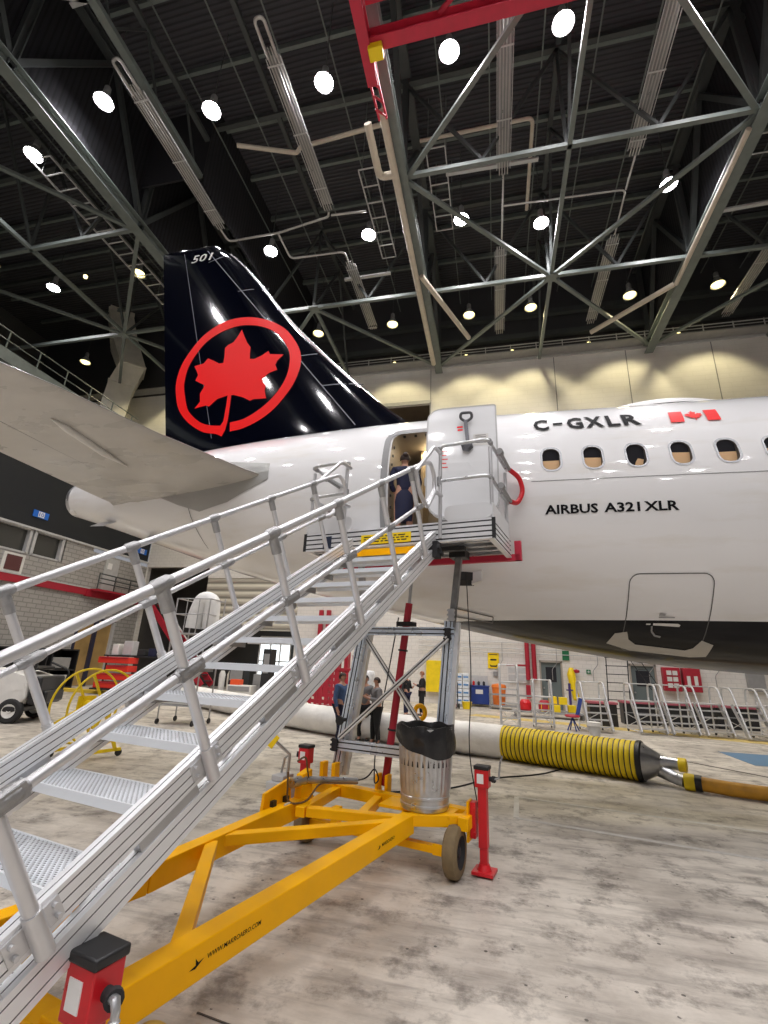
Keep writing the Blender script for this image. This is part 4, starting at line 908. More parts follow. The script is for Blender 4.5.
# ================================================================ BOARDING STAIRS (local frame: x across the steps, y up the stairs, z height)
SR = R(-12.5)
S0 = Vector((0.02, 5.02, 0))
stn = thing('boarding_stairs', 'aluminium mobile stairs and work platform on a yellow wheeled chassis, reaching the open aircraft door', 'mobile stairs', S0, SR)
Sm = stn.matrix_basis
SL_ = 0.6; UPV = Vector((0, -math.sin(math.atan(SL_)), math.cos(math.atan(SL_))))
def L(a, b, c): return Vector((a, b, c+SL_*b))
def grooved(w, h, n, gd=0.007, gw=0.007, top=True):
    """extrusion profile with n slots on both flanks"""
    hw, hh = w/2, h/2; pts = []
    def flank(s, order):
        out = []
        for k in range(n):
            z = -hh+h*(k+0.5)/n if order > 0 else hh-h*(k+0.5)/n
            out += [(s*hw, z-order*gw/2), (s*(hw-gd), z-order*gw/2), (s*(hw-gd), z+order*gw/2), (s*hw, z+order*gw/2)]
        return out
    pts += [(hw, -hh)]+flank(1, 1)+[(hw, hh)]
    if top: pts += [(gw/2, hh), (gw/2, hh-gd), (-gw/2, hh-gd), (-gw/2, hh)]
    pts += [(-hw, hh)]+flank(-1, -1)+[(-hw, -hh)]
    return Grooved(pts)
def P(name, mb, mt, par=None, **k): return mb.build(name, mt, par or stn, **k)
GROOVE_SHADE = mat('painted_groove_shade', (0.20, 0.20, 0.21), 0.6)  # lighter painted shade for the stringer grooves
PN, PF = -0.685, -1.765
B0, B1 = -5.15, 0.02
for aa, nm in ((PN, 'near'), (PF, 'far')):
    P('stringer', MB().sweep(L(aa, B0, 3.255), L(aa, B1, 3.255), grooved(0.055, 0.112, 3, 0.008, 0.005), UPV), [ALU, GROOVE_SHADE], smooth=False)
    P('stringer', MB().sweep(L(aa, B0+0.15, 3.072), L(aa, B1+0.12, 3.072), grooved(0.055, 0.108, 2, 0.008, 0.005), UPV), [ALU, GROOVE_SHADE], smooth=False)
    for b in np.arange(-4.6, 0, 0.675):
        P('stringer_link', MB().bar(L(aa, b-0.13, 3.163), L(aa, b+0.13, 3.163), 0.045, 0.045, UPV), STEEL)
# perforated treads
m = mat('perforated_tread', (0.66, 0.70, 0.74), 0.4, 0.75, 0.10, 6)
nt, bs = nodes(m); tc = nt.nodes.new('ShaderNodeTexCoord'); se = nt.nodes.new('ShaderNodeSeparateXYZ'); nt.links.new(tc.outputs['Object'], se.inputs[0])
sx = math_node(nt, 'SINE', math_node(nt, 'MULTIPLY', se.outputs['X'], 2*math.pi/0.030)); sy = math_node(nt, 'SINE', math_node(nt, 'MULTIPLY', se.outputs['Y'], 2*math.pi/0.026))
d_ = math_node(nt, 'GREATER_THAN', math_node(nt, 'MULTIPLY', sx, sy), 0.55)
gm = nt.nodes.new('ShaderNodeNewGeometry'); sg = nt.nodes.new('ShaderNodeSeparateXYZ'); nt.links.new(gm.outputs['Normal'], sg.inputs[0])
d_ = math_node(nt, 'MULTIPLY', d_, math_node(nt, 'GREATER_THAN', sg.outputs['Z'], 0.8))
nt.links.new(mix_node(nt, d_, (0.74, 0.78, 0.82), (0.07, 0.08, 0.09)), bs.inputs['Base Color'])
bp = nt.nodes.new('ShaderNodeBump'); bp.inputs['Strength'].default_value = 0.6; bp.inputs['Distance'].default_value = 0.004
nt.links.new(math_node(nt, 'MULTIPLY', sx, sy), bp.inputs['Height']); nt.links.new(bp.outputs[0], bs.inputs['Normal'])
TREAD = m
TRN = mat('tread_edge', (0.84, 0.87, 0.90), 0.35, 0.35)
for k in range(1, 16):
    z = 3.13-0.195*k; b = -0.325*k
    t = MB().b2((PF+0.03, b, z+0.028), (PN-0.03, b+0.265, z+0.040))
    tr = P('tread', t, TREAD, smooth=False)
    P('tread_nosing', MB().b2((PF+0.03, b-0.012, z), (PN-0.03, b-0.0, z+0.042)).b2((PF+0.03, b+0.265, z), (PN-0.03, b+0.277, z+0.042)), TRN, tr)
    for aa in (PF+0.036, PN-0.036): P('tread_bracket', MB().box((aa, b+0.13, z-0.0), (0.012, 0.2, 0.06)), ALU_DULL, tr)
# handrails
RT, RM = 4.245, 3.775; NP = 0.046
def clamp(mb, c, r, l=0.10):
    d = Vector((0, 1, SL_)).normalized(); mb.tube([c-d*l/2, c-d*l*0.3, c+d*l*0.3, c+d*l/2], [r*0.9, r*1.25, r*1.25, r*0.9], 12)
for aa, out in ((-0.632, 1), (-1.815, -1)):
    ra = aa+0.0
    bend = [L(ra, -5.2, RT), L(ra, -0.55, RT), Vector((ra, -0.30, 4.10)), Vector((ra, -0.14, 4.07)), Vector((ra, -0.12, 3.75)), Vector((ra, -0.40, 3.50)), L(ra, -0.60, RM-0.02), L(ra, -5.2, RM)]
    bend[1] = L(ra, -0.62, RT); bend[2] = Vector((ra, -0.30, 4.06))
    P('handrail', MB().tube([L(ra, -5.2, RT)]+arc_round([L(ra, -4.9, RT), L(ra, -0.55, RT), Vector((ra, -0.28, 4.06)), Vector((ra, -0.13, 3.95)), Vector((ra, -0.13, 3.74)), Vector((ra, -0.42, 3.50)), L(ra, -0.62, RM-0.01)], 0.08, 4), 0.024, 12), ALU_TUBE)
    P('mid_rail', MB().tube([L(ra+out*0.0, -5.2, RM), L(ra, -0.55, RM)], 0.020, 12), ALU_TUBE)
    # kinked link from handrail to platform guard
    ro_ = ra+out*0.03
    P('rail_link', MB().tube(arc_round([Vector((ro_, -0.78, 3.74)), Vector((ro_, -0.22, 4.27)), Vector((ro_+out*0.0, 0.02, 4.28))], 0.08, 4), 0.023, 12), ALU_TUBE)
    P('rail_link', MB().tube(arc_round([Vector((ro_, -0.78, 3.76)), Vector((ro_, -0.67, 3.55)), Vector((ro_, -0.44, 3.45)), Vector((ro_, -0.18, 3.73)), Vector((ro_, 0.04, 3.75))], 0.06, 4), 0.023, 12), ALU_TUBE)
    for k in range(-2, 5):
        bt = (-3.495 if k < 0 else -3.53)+0.67*k; top = Vector((ra, bt, 4.245+SL_*bt)); foot = top+Vector((0, 0.46, -0.79)); d = (foot-top).normalized()
        P('rail_post', MB().tube([top+d*0.02, foot], 0.0235, 12), ALU_TUBE)
        mb = MB(); clamp(mb, top, 0.027, 0.11); mb.tube([top+d*0.01, top+d*0.12], 0.029, 12)
        P('rail_clamp', mb, ALU_DULL); mb = MB()
        q = top+d*0.44; q = Vector((ra, q.y, q.y*SL_+RM)); clamp(mb, q, 0.026, 0.15)
        mb.box(q+Vector((out*0.022, 0, 0)), (0.012, 0.13, 0.05), Matrix.Rotation(math.atan(SL_), 3, 'X'))
        P('rail_clamp', mb, ALU_DULL)
        mb = MB(); mb.tube([foot-d*0.14, foot+d*0.01], 0.029, 12).box(foot-d*0.07+Vector((-out*0.022, 0, 0)), (0.012, 0.17, 0.075), Matrix.Rotation(math.atan(SL_), 3, 'X'))
        for o1 in (-0.065, 0.065):
            for o2 in (-0.02, 0.02):
                c = foot-d*0.07+Vector((0, o1*0.857-o2*0.5, o1*0.514+o2*0.857)); mb.cyl(c+Vector((-0.02*out, 0, 0)), c+Vector((0.0, 0, 0)), 0.009, 8)
        P('post_bracket', mb, ALU_TUBE)
# platform
PA0, PA1, PB1 = -2.46, 0.0, 1.02
P('platform_edge', MB().sweep((PA0, 0.03, 3.30), (PA1, 0.03, 3.30), grooved(0.06, 0.235, 4, 0.02, 0.016)), ALU, smooth=False)
P('platform_edge', MB().sweep((PA1-0.03, 0.06, 3.30), (PA1-0.03, PB1, 3.30), grooved(0.06, 0.235, 4, 0.02, 0.016)), ALU, smooth=False)
P('platform_edge', MB().sweep((PA0+0.03, 0.06, 3.30), (PA0+0.03, PB1, 3.30), grooved(0.06, 0.235, 4, 0.02, 0.016)), ALU, smooth=False)
for b in (0.26, 0.48, 0.70, 0.92): P('deck_plank', MB().b2((PA0+0.06, b-0.1, 3.36), (PA1-0.06, b+0.1, 3.41)), ALU, smooth=False)
for b in (0.20, 0.42, 0.64, 0.86): P('cross_beam', MB().bar((PA0+0.06, b, 3.25), (PA1-0.06, b, 3.25), 0.07, 0.10), STEEL, smooth=False)
for a_ in (PA0, PA1-0.0): P('end_cap', MB().b2((a_-0.012, -0.004, 3.185), (a_+0.03, 0.0, 3.42)), BLACK)
P('corner_plate', MB().b2((-2.17, -0.006, 3.20), (-2.05, 0.0, 3.36)), mat('plate_blue_black', (0.02, 0.03, 0.06), 0.4))
lb = P('warning_label', MB().b2((-1.62, -0.008, 3.215), (-0.96, 0.0, 3.335)), SIGNY)
mb = MB()
for k in range(3):
    x = -1.58
    while x < -1.02:
        l = rnd.uniform(0.03, 0.10); mb.b2((x, -0.011, 3.24+0.03*k), (min(x+l, -0.99), -0.008, 3.252+0.03*k)); x += l+0.02
P('label_text', mb, BLACK, lb)
P('yellow_nosing', MB().b2((PF+0.03, -0.07, 3.075), (PN-0.03, 0.0, 3.14)).b2((PF+0.03, -0.09, 3.055), (PN-0.03, -0.07, 3.075)), YELLOW)
P('toe_board', MB().poly([(x, 0.0, z) for x, z in rrect(-2.44, -1.78, 3.42, 3.60, 0.05, 4)], (0, 0.012, 0)), ALU, smooth=False)
P('toe_board', MB().poly([(x, 0.0, z) for x, z in rrect(-0.55, -0.01, 3.42, 3.60, 0.06, 4)], (0, 0.012, 0)), ALU, smooth=False)
P('toe_board', MB().b2((-0.012, 0.02, 3.42), (0.0, 0.95, 3.60)), ALU, smooth=False)
P('toe_board', MB().b2((-2.46, 0.02, 3.42), (-2.448, 0.95, 3.60)), ALU, smooth=False)
# platform guard rails, both sides
for s_, a0, a1 in ((1, -0.60, -0.02), (-1, -1.88, -2.44)):
    for b, a_ in ((0.0, a0), (0.08, a1), (0.92, a1)): P('guard_post', MB().cyl((a_, b-0.01, 3.22), (a_, b-0.01, 4.36 if b == 0 else 4.3), 0.022, 12), ALU_TUBE)
    for z in (4.37, 3.92):
        P('guard_rail', MB().tube(arc_round([(a0, -0.01, z-0.15 if z > 4 else z), (a0, -0.01, z), (a1, 0.0, z), (a1, 0.22, z), (a1, 1.05, z+0.02)], 0.10, 5) if z > 4 else arc_round([(a0, -0.01, z), (a1, 0.0, z), (a1, 1.05, z)], 0.10, 5), 0.021, 12), GALV)
        P('rail_cap', MB().cyl((a1+s_*0.05, 0.36, z), (a1+s_*0.05, 0.44, z), 0.04, 12).cyl((a1+s_*0.05, 0.44, z), (a1+s_*0.05, 1.0, z-0.0), 0.022, 10), GREY)
        P('rail_clamp', MB().cyl((a1, 0.04, z), (a1, 0.12, z), 0.03, 12), ALU_DULL)
        P('rail_clamp', MB().cyl((a0-s_*0.01, -0.01, z-0.06), (a0-s_*0.01, -0.01, z+0.05 if z < 4 else z-0.02), 0.03, 12), ALU_DULL)
    e = a1+s_*0.05
    P('padded_loop', MB().tube(arc_round([(e, 0.98, 4.37), (e+s_*0.10, 1.12, 4.30), (e+s_*0.14, 1.14, 4.1), (e+s_*0.06, 1.10, 3.92), (e, 0.98, 3.92)], 0.08, 4), 0.032, 12), RED)
P('bumper', MB().b2((PA0, PB1, 3.15), (PA1+0.1, PB1+0.07, 3.23)).b2((PA1+0.04, PB1, 3.15), (PA1+0.12, PB1+0.07, 3.40)), CRANE)
# yellow lifting eye between tower posts
# tower
def post(a0, b0, z0, a1, b1, z1, w=0.105, name='tower_post', mt=None, d=0.09):
    return P(name, MB().sweep((a0, b0, z0), (a1, b1, z1), grooved(d, w, 2, 0.02, 0.014, top=False), (1, 0, 0)), mt or mat_blue, smooth=False)
mat_blue = mat('anodised_aluminium', (0.66, 0.74, 0.84), 0.3, 0.55, 0.05, 4)
TB = 0.56
post(-2.09, TB, 0.56, -1.80, TB, 2.35); post(-0.82, TB, 0.56, -0.67, TB, 2.35)
P('lower_mast', MB().bar((-2.02, TB+0.09, 0.56), (-1.74, TB+0.09, 2.35), 0.06, 0.08, (0, 1, 0)), ALU); P('lower_mast', MB().bar((-0.74, TB+0.09, 0.56), (-0.60, TB+0.09, 2.35), 0.06, 0.08, (0, 1, 0)), ALU)
P('upper_mast', MB().bar((-0.65, TB, 2.25), (-0.53, TB-0.03, 3.2), 0.07, 0.07, (0, 1, 0)), mat('dark_mast', (0.20, 0.20, 0.20), 0.4, 0.7, 0.3, 12), smooth=False); P('upper_mast', MB().bar((-1.80, TB, 2.25), (-1.9, TB-0.03, 3.2), 0.07, 0.07, (0, 1, 0)), STEEL, smooth=False)
P('cross_bar', MB().sweep((-1.86, TB-0.06, 2.23), (-0.60, TB-0.06, 2.23), grooved(0.05, 0.10, 2, 0.014, 0.014)), mat_blue, smooth=False)
P('cross_bar', MB().sweep((-2.10, TB-0.06, 0.90), (-0.76, TB-0.06, 0.90), grooved(0.05, 0.12, 2, 0.014, 0.014)), mat_blue, smooth=False)
P('diagonal_brace', MB().sweep((-2.02, TB-0.10, 0.98), (-0.66, TB-0.10, 2.16), grooved(0.045, 0.05, 1, 0.012, 0.014)), ALU, smooth=False)
P('diagonal_brace', MB().sweep((-1.80, TB+0.03, 2.16), (-0.86, TB+0.03, 0.98), grooved(0.045, 0.05, 1, 0.012, 0.014)), ALU, smooth=False)
for a_, z in ((-0.665, 2.2), (-2.08, 0.90), (-0.62, 2.42), (-1.80, 2.25)):
    mb = MB().box((a_, TB-0.10, z), (0.07, 0.02, 0.14))
    for i in (-0.035, 0.035):
        for j in (-0.05, 0, 0.05): mb.cyl((a_+i, TB-0.125, z+j), (a_+i, TB-0.10, z+j), 0.013, 8)
    P('joint_plate', mb, DARK if z != 2.42 else STEEL)
P('mast_head', MB().b2((-0.64, TB-0.12, 3.10), (-0.44, TB+0.08, 3.19)).b2((-0.80, TB-0.3, 3.14), (-0.40, TB-0.22, 3.19)), BLACK)
P('clamp_knob', MB().cyl((-1.98, TB-0.2, 1.18), (-1.98, TB-0.05, 1.18), 0.02, 10).lathe([(0.05, 0), (0.05, 0.03)], c=(-1.98, TB-0.2, 1.18), axis=(0, 1, 0), n=16), BLACK)
for a_, z0 in ((-0.66, 3.1),):
    P('swivel_joint', MB().box((a_, -0.04, z0-0.02), (0.12, 0.14, 0.18)).cyl((a_+0.06, -0.1, z0), (a_+0.09, -0.1, z0), 0.03, 10).cyl((a_+0.06, 0.0, z0-0.05), (a_+0.09, 0.0, z0-0.05), 0.03, 10), DARK)
# lift cylinder
P('lift_cylinder', MB().tube([(-1.47, 0.62, 0.52), (-1.22, 0.62, 2.58)], 0.045, 14), DKRED)
P('cylinder_rod', MB().tube([(-1.22, 0.62, 2.58), (-1.17, 0.62, 3.15)], 0.02, 10), STEEL)
P('cylinder_collar', MB().tube([(-1.29, 0.62, 2.0), (-1.288, 0.62, 2.02)], 0.06, 14), DARK); P('cylinder_collar', MB().tube([(-1.40, 0.62, 1.1), (-1.398, 0.62, 1.12)], 0.055, 14), DARK); P('cylinder_collar', MB().b2((-1.36, 0.55, 2.30), (-1.14, 0.68, 2.35)), DARK)
P('hydraulic_hose', MB().tube(arc_round([(-1.33, 0.55, 2.4), (-1.50, 0.54, 1.4), (-1.56, 0.5, 0.8), (-1.50, 0.40, 0.56), (-1.42, 0.36, 0.62), (-1.48, 0.36, 0.75), (-1.60, 0.40, 0.60), (-1.9, 0.30, 0.56)], 0.15, 6), 0.008, 6), BLACK)
P('trailing_cable', MB().tube(arc_round([(-0.46, 0.55, 2.9), (-0.40, 0.5, 1.7), (-0.43, 0.42, 1.0), (-0.33, 0.4, 0.51)], 0.4, 6), 0.006, 6), BLACK)

# yellow chassis
ZT = 0.50
def beam(p, q, w=0.12, h=0.15, zt=ZT, name='chassis_beam'):
    p = Vector((*p, zt-h/2)); q = Vector((*q, zt-h/2)); return P(name, MB().bar(p, q, w, h), YELLOW, smooth=False, bevel=0.006)
nb = beam((-0.87, -0.13), (-1.02, -3.35), 0.13, 0.16)
beam((-2.02, -0.12), (-1.92, -2.2), 0.12, 0.16, 0.504); beam((-1.92, -2.2), (-2.06, -3.35), 0.12, 0.16, 0.502)
beam((-0.92, -0.38), (-1.93, -1.45), 0.10, 0.08, 0.492); beam((-1.03, -2.72), (-1.90, -1.62), 0.09, 0.09, 0.49)
beam((-0.36, 0.14), (-0.86, -0.14), 0.08, 0.10, 0.499); beam((-1.02, -3.30), (-2.06, -3.30), 0.14, 0.14, 0.48)
beam((-0.92, -0.20), (-1.80, -0.45), 0.10, 0.08, 0.486)
beam((-0.32, 0.33), (-2.35, 0.50), 0.12, 0.12); beam((-0.38, 0.02), (-0.38, 0.42), 0.1, 0.11, 0.494)
beam((-0.90, -0.15), (-1.05, 0.42), 0.10, 0.10, 0.47); beam((-1.30, -0.30), (-1.45, 0.45), 0.09, 0.09, 0.47); beam((-1.86, -0.50), (-1.98, 0.45), 0.10, 0.09, 0.484)
P('axle_beam', MB().bar((-2.05, 0.03, 0.21), (-0.60, 0.0, 0.21), 0.08, 0.06).box((-0.60, -0.05, 0.22), (0.10, 0.012, 0.09)), YELLOW, smooth=False)
for a_ in (-1.75, -0.98): P('axle_bracket', MB().box((a_, 0.03, 0.31), (0.08, 0.10, 0.16)), YELLOW)
P('deck_plate', MB().b2((-1.25, 0.0, 0.47), (-0.50, 0.42, 0.495)), YELLOW)
gp = P('gusset_box', MB().poly([(-2.08, -0.84, 0.45), (-2.08, -0.82, 0.63), (-2.08, -0.42, 0.70), (-2.08, -0.38, 0.45)], (0.03, 0, 0)), YELLOW, smooth=False)
P('gusset_box', MB().poly([(-2.05, -0.34, 0.5), (-2.05, -0.32, 0.72), (-2.05, -0.16, 0.75), (-2.05, -0.12, 0.5)], (0.08, 0, 0)), YELLOW, smooth=False)
for b in (-0.62, -0.42): P('lock_block', MB().box((-2.04, b-0.08, 0.53), (0.05, 0.06, 0.05)), BLACK)
P('data_plate', MB().b2((-1.965, -0.62, 0.36), (-1.955, -0.52, 0.52)), OFFW)
P('pivot_lug', MB().box((-2.02, 0.42, 0.60), (0.05, 0.12, 0.24)).box((-2.18, 0.42, 0.60), (0.05, 0.12, 0.24)), YELLOW, bevel=0.01)
P('pivot_lug', MB().box((-1.40, 0.55, 0.56), (0.04, 0.12, 0.18)).box((-1.52, 0.55, 0.56), (0.04, 0.12, 0.18)), YELLOW, bevel=0.01)
P('tilt_cylinder', MB().tube([(-2.0, -0.25, 0.66), (-1.70, 0.35, 0.58)], 0.035, 12).tube([(-2.02, -0.45, 0.66), (-2.0, -0.25, 0.66)], 0.05, 12), GALV)
P('hydraulic_line', MB().tube(arc_round([(-2.0, -0.55, 0.78), (-1.98, -0.55, 0.50), (-1.86, -0.40, 0.50), (-1.9, -0.1, 0.62), (-1.6, 0.2, 0.60)], 0.08, 4), 0.010, 6).tube(arc_round([(-2.04, -0.35, 0.84), (-1.97, -0.30, 0.90), (-1.97, -0.2, 0.62)], 0.06, 4), 0.010, 6), mat('brown_line', (0.14, 0.08, 0.03), 0.5))
hp = P('hand_pump', MB().box((-2.42, -0.05, 0.45), (0.22, 0.30, 0.24)).box((-2.42, -0.05, 0.60), (0.16, 0.2, 0.06)), LGREY, bevel=0.01)
P('pump_handle', MB().tube([(-2.36, -0.05, 0.62), (-2.33, -0.08, 0.84), (-2.46, -0.2, 0.98)], 0.018, 8).tube([(-2.48, 0, 0.62), (-2.45, 0, 0.78), (-2.33, -0.08, 0.84)], 0.014, 8), STEEL, hp)
P('warning_tag', MB().box((-2.54, -0.25, 1.03), (0.26, 0.012, 0.14), Matrix.Rotation(R(20), 3, 'Z') @ Matrix.Rotation(R(35), 3, 'Y')), SIGNY, hp)
def wheel(c, r, wd, name='rear_wheel', hub=None, tyre=None):
    ty = P(name, MB().lathe([(r*0.62, -wd/2), (r*0.86, -wd/2), (r*0.97, -wd*0.38), (r, -wd*0.15), (r, wd*0.15), (r*0.97, wd*0.38), (r*0.86, wd/2), (r*0.62, wd/2)], c=c, axis=(1, 0.0, 0), n=36, caps=False), tyre or RUBBER)
    P('hub', MB().lathe([(0.02, -wd*0.2), (r*0.45, -wd*0.15), (r*0.62, -wd*0.48), (r*0.64, -wd*0.48), (r*0.64, wd*0.48), (r*0.60, wd*0.48), (r*0.45, wd*0.2), (r*0.2, wd*0.25), (r*0.18, wd*0.4), (0.001, wd*0.42)], c=c, axis=(1, 0, 0), n=28, caps=False), hub or DARK, ty)
    return ty
wheel((-0.46, 0.02, 0.215), 0.215, 0.13); wheel((-2.12, 0.08, 0.215), 0.215, 0.13, hub=mat('hub_rust', (0.25, 0.12, 0.04), 0.6))
wheel((-0.93, -2.95, 0.15), 0.16, 0.09, 'front_wheel', YELLOW, mat('yellow_tyre', (0.55, 0.38, 0.08), 0.7)); wheel((-1.95, -2.95, 0.15), 0.16, 0.09, 'front_wheel', YELLOW, mat('yellow_tyre_far', (0.55, 0.38, 0.08), 0.7))
# outrigger jacks
def jack(a_, b_, top, face=1, label=None, far=False):
    j = P('outrigger_jack', MB().bar((a_, b_, 0.22), (a_, b_, top-0.18), 0.085, 0.085, (0, 1, 0)).bar((a_, b_, top-0.19), (a_, b_, top-0.03), 0.135, 0.115, (0, 1, 0)).bar((a_, b_, 0.03), (a_, b_, 0.24), 0.07, 0.07, (0, 1, 0)), RED, smooth=False, bevel=0.006)
    P('jack_cap', MB().box((a_, b_, top-0.015), (0.15, 0.13, 0.035)), BLACK, j, bevel=0.008)
    P('jack_foot', MB().box((a_, b_, 0.03), (0.20, 0.20, 0.025)).lathe([(0.07, 0.04), (0.05, 0.09)], c=(a_, b_, 0)), RED, j)
    P('jack_label', MB().box((a_-0.01, b_-0.059, top-0.11), (0.065, 0.004, 0.085)), WHITE, j)
    mb = MB(); mb.cyl((a_+face*0.06, b_, top-0.11), (a_+face*0.10, b_, top-0.11), 0.022, 12)
    mb.cyl((a_+face*0.10, b_, top-0.11), (a_+face*0.12, b_-0.01, top-0.11), 0.03, 12)
    P('crank_shaft', mb, DARK, j)
    return j
j = jack(-0.24, 0.25, 0.92)
P('crank', MB().tube(arc_round([(-0.14, 0.25, 0.81), (-0.08, 0.25, 0.82), (-0.07, 0.28, 0.95), (-0.05, 0.30, 1.02)], 0.02, 3), 0.009, 8), STEEL, j)
P('jack_mount', MB().box((-0.325, 0.22, 0.45), (0.05, 0.10, 0.30)).cyl((-0.3, 0.16, 0.55), (-0.3, 0.14, 0.55), 0.014, 8).cyl((-0.3, 0.16, 0.35), (-0.3, 0.14, 0.35), 0.014, 8), RED, j)
P('jack_bracket', MB().box((-0.365, 0.2, 0.44), (0.02, 0.14, 0.34)), YELLOW)
jack(-2.26, 0.14, 0.92, -1)
j = jack(-0.60, -3.53, 0.905)
P('crank', MB().tube([(-0.50, -3.54, 0.80), (-0.47, -3.545, 0.80), (-0.455, -3.55, 0.78), (-0.455, -3.55, 0.72)], [0.016, 0.016, 0.014, 0.012], 10), GALV, j)
mb = MB()
for k in range(4): mb.lathe([(0.012, 0), (0.019, 0.006), (0.012, 0.012)], c=(-0.455, -3.55, 0.70+0.016*k), n=12)
P('crank_spring', mb, GALV, j)
P('crank_rod', MB().tube([(-0.455, -3.55, 0.70), (-0.45, -3.55, 0.30)], 0.008, 8), BLACK, j)
P('jack_bracket', MB().bar((-0.95, -3.36, 0.42), (-0.64, -3.50, 0.42), 0.10, 0.13), YELLOW, smooth=False)
# web address and swallow mark on the beam flank
ang = math.atan2(-3.35+0.13, -1.02+0.87); nbx = lambda b: -0.87+(-0.13-b)/(-0.13+3.35)*(-0.15)
ffl = lambda u, v: Vector((nbx(u)+0.0665, u, v))
o = decal('web_address', [fit_text('WWW.MAKROAERO.COM', -2.63, -2.24, 0.412, 0.435, 0.01), poly2d([(-2.74, 0.408), (-2.70, 0.416), (-2.705, 0.445), (-2.685, 0.422), (-2.65, 0.428), (-2.68, 0.412), (-2.70, 0.402)])], ffl, KTXT, stn, 0, world=False)
o = decal('beam_mark', [fit_text('MAKROAERO', -0.78, -0.55, 0.405, 0.43, 0.01), poly2d([(-0.86, 0.40), (-0.83, 0.41), (-0.835, 0.435), (-0.82, 0.415), (-0.80, 0.42), (-0.82, 0.40)])], ffl, KTXT, stn, 0, world=False)

# ================================================================ THINGS AROUND THE STAIRS
def s2w(a, b, z=0.0): return Sm @ Vector((a, b, z))
# galvanised dustbin on the chassis, with its black liner
c0 = s2w(-0.80, 0.13, 0.505)
can = thing('dustbin', 'ribbed galvanised steel dustbin standing on the yellow chassis', 'dustbin', c0)
mb = MB(); N = 144; vs = []; fs = []
prof = [(0.0, 0.232, 0), (0.03, 0.240, 0), (0.035, 0.246, 0), (0.055, 0.246, 0), (0.06, 0.238, 0), (0.10, 0.240, 0), (0.105, 0.248, 0), (0.125, 0.248, 0), (0.13, 0.241, 0), (0.16, 0.243, 0), (0.19, 0.246, 1), (0.60, 0.272, 1), (0.64, 0.276, 0), (0.70, 0.279, 0), (0.715, 0.288, 0), (0.735, 0.288, 0), (0.74, 0.278, 0)]
for z, r, f in prof:
    for k in range(N): a = 2*math.pi*k/N; rr = r+(0.0055*math.sin(2*math.pi*k/N*30) if f else 0); vs.append((rr*math.cos(a), rr*math.sin(a), z))
for i in range(len(prof)-1):
    for k in range(N): fs.append((i*N+k, i*N+(k+1) % N, (i+1)*N+(k+1) % N, (i+1)*N+k))
fs.append(tuple(range(N))[::-1]); mb.add(vs, fs); mb.build('bin_body', GALV, can, ang=25)
mb = MB(); n = 48; vs = []; fs = []
va = math.radians(12.5)
rows = 9
for i in range(rows+1):
    for k in range(n):
        a = 2*math.pi*k/n; side = math.cos(a-R(-48))
        drop = 0.15+0.115*side+0.01*math.sin(5*a)
        t = i/rows
        if t < 0.55: z = 0.74-drop*(1-t/0.55); r = 0.300+0.006*math.sin(9*a+i)+0.010*rnd.random()
        elif t < 0.75: z = 0.755+0.01*math.sin(7*a); r = 0.29-0.02*(t-0.55)/0.2+0.01*math.sin(6*a)
        else: z = 0.74-0.35*(t-0.75)/0.25; r = 0.262-0.02*(t-0.75)
        vs.append((r*math.cos(a), r*math.sin(a), z))
for i in range(rows):
    for k in range(n): fs.append((i*n+k, i*n+(k+1) % n, (i+1)*n+(k+1) % n, (i+1)*n+k))
fs.append(tuple(range(rows*n, (rows+1)*n)))
bag = MB(); bag.add([Vector(v)+c0 for v in vs], fs)
tag(bag.build('bin_liner', mat('black_bag', (0.014, 0.014, 0.015), 0.28, 0, bump=0.7, bscale=9), ang=60), 'black plastic liner folded over the rim of the steel dustbin', 'bin liner')

# ------------------------------------------------ ground hoses
def surf_hose(name, label, pts, r, mt, n=20, ringp=0.0, ramp_=0.0, cat='hose'):
    P_ = [Vector(p) for p in pts]; out = []; rr = []
    Ls = [0]
    for a, b in zip(P_[:-1], P_[1:]): Ls.append(Ls[-1]+(b-a).length)
    N = int(Ls[-1]/(ringp/4 if ringp else 0.15))
    for i in range(N+1):
        s = Ls[-1]*i/N; k = max(j for j in range(len(Ls)-1) if Ls[j] <= s+1e-9); t = (s-Ls[k])/(Ls[k+1]-Ls[k])
        out.append(P_[k].lerp(P_[k+1], t)); rr.append(r*(1-ramp_*(1 if i % 4 == 0 else (0.25 if i % 2 else 0)))*(1+0.01*rnd.random()))
    return tag(MB().tube(out, rr, n).build(name, mt, ang=80), label, cat)
def ripe(name, col, dcol, pitch, axis_pts, width=0.16, rough=0.5):
    return None
HW = mat('hose_white', (0.88, 0.87, 0.84), 0.6, 0, 0.12, 3, 0.5, 14)
w1 = arc_round([(-16, 21.2, 0.36), (-12.0, 17.8, 0.36), (-5.2, 13.2, 0.36), (-1.6, 12.0, 0.34), (0.12, 11.5, 0.33)], 2.5, 8)
h = surf_hose('air_duct', 'fat white flexible air duct lying on the floor behind the stairs', w1, 0.34, HW, 24, 0.30, 0.03)
y1 = [(0.12, 11.5, 0.33), (2.52, 10.42, 0.33)]
p, q = Vector(y1[0]), Vector(y1[1]); d = (q-p).normalized()
t = thing('yellow_duct', 'yellow ribbed air duct with black hoops, joined to the fat white duct', 'hose', (p.x, p.y, 0))
NR = 28; pts = []; rr = []
for i in range(NR*4+1):
    s = i/(NR*4); pts.append(p.lerp(q, s)); rr.append(0.335-(0.022 if i % 4 == 0 else (0.004 if i % 2 else 0)))
MB().tube(pts, rr, 28).build('duct_skin', HOSEY, t, world=True, ang=80)
mb = MB()
for i in range(NR+1):
    c = p.lerp(q, i/NR); mb.lathe([(0.318, -0.008), (0.328, -0.008), (0.328, 0.008), (0.318, 0.008)], c=c, axis=d, n=28)
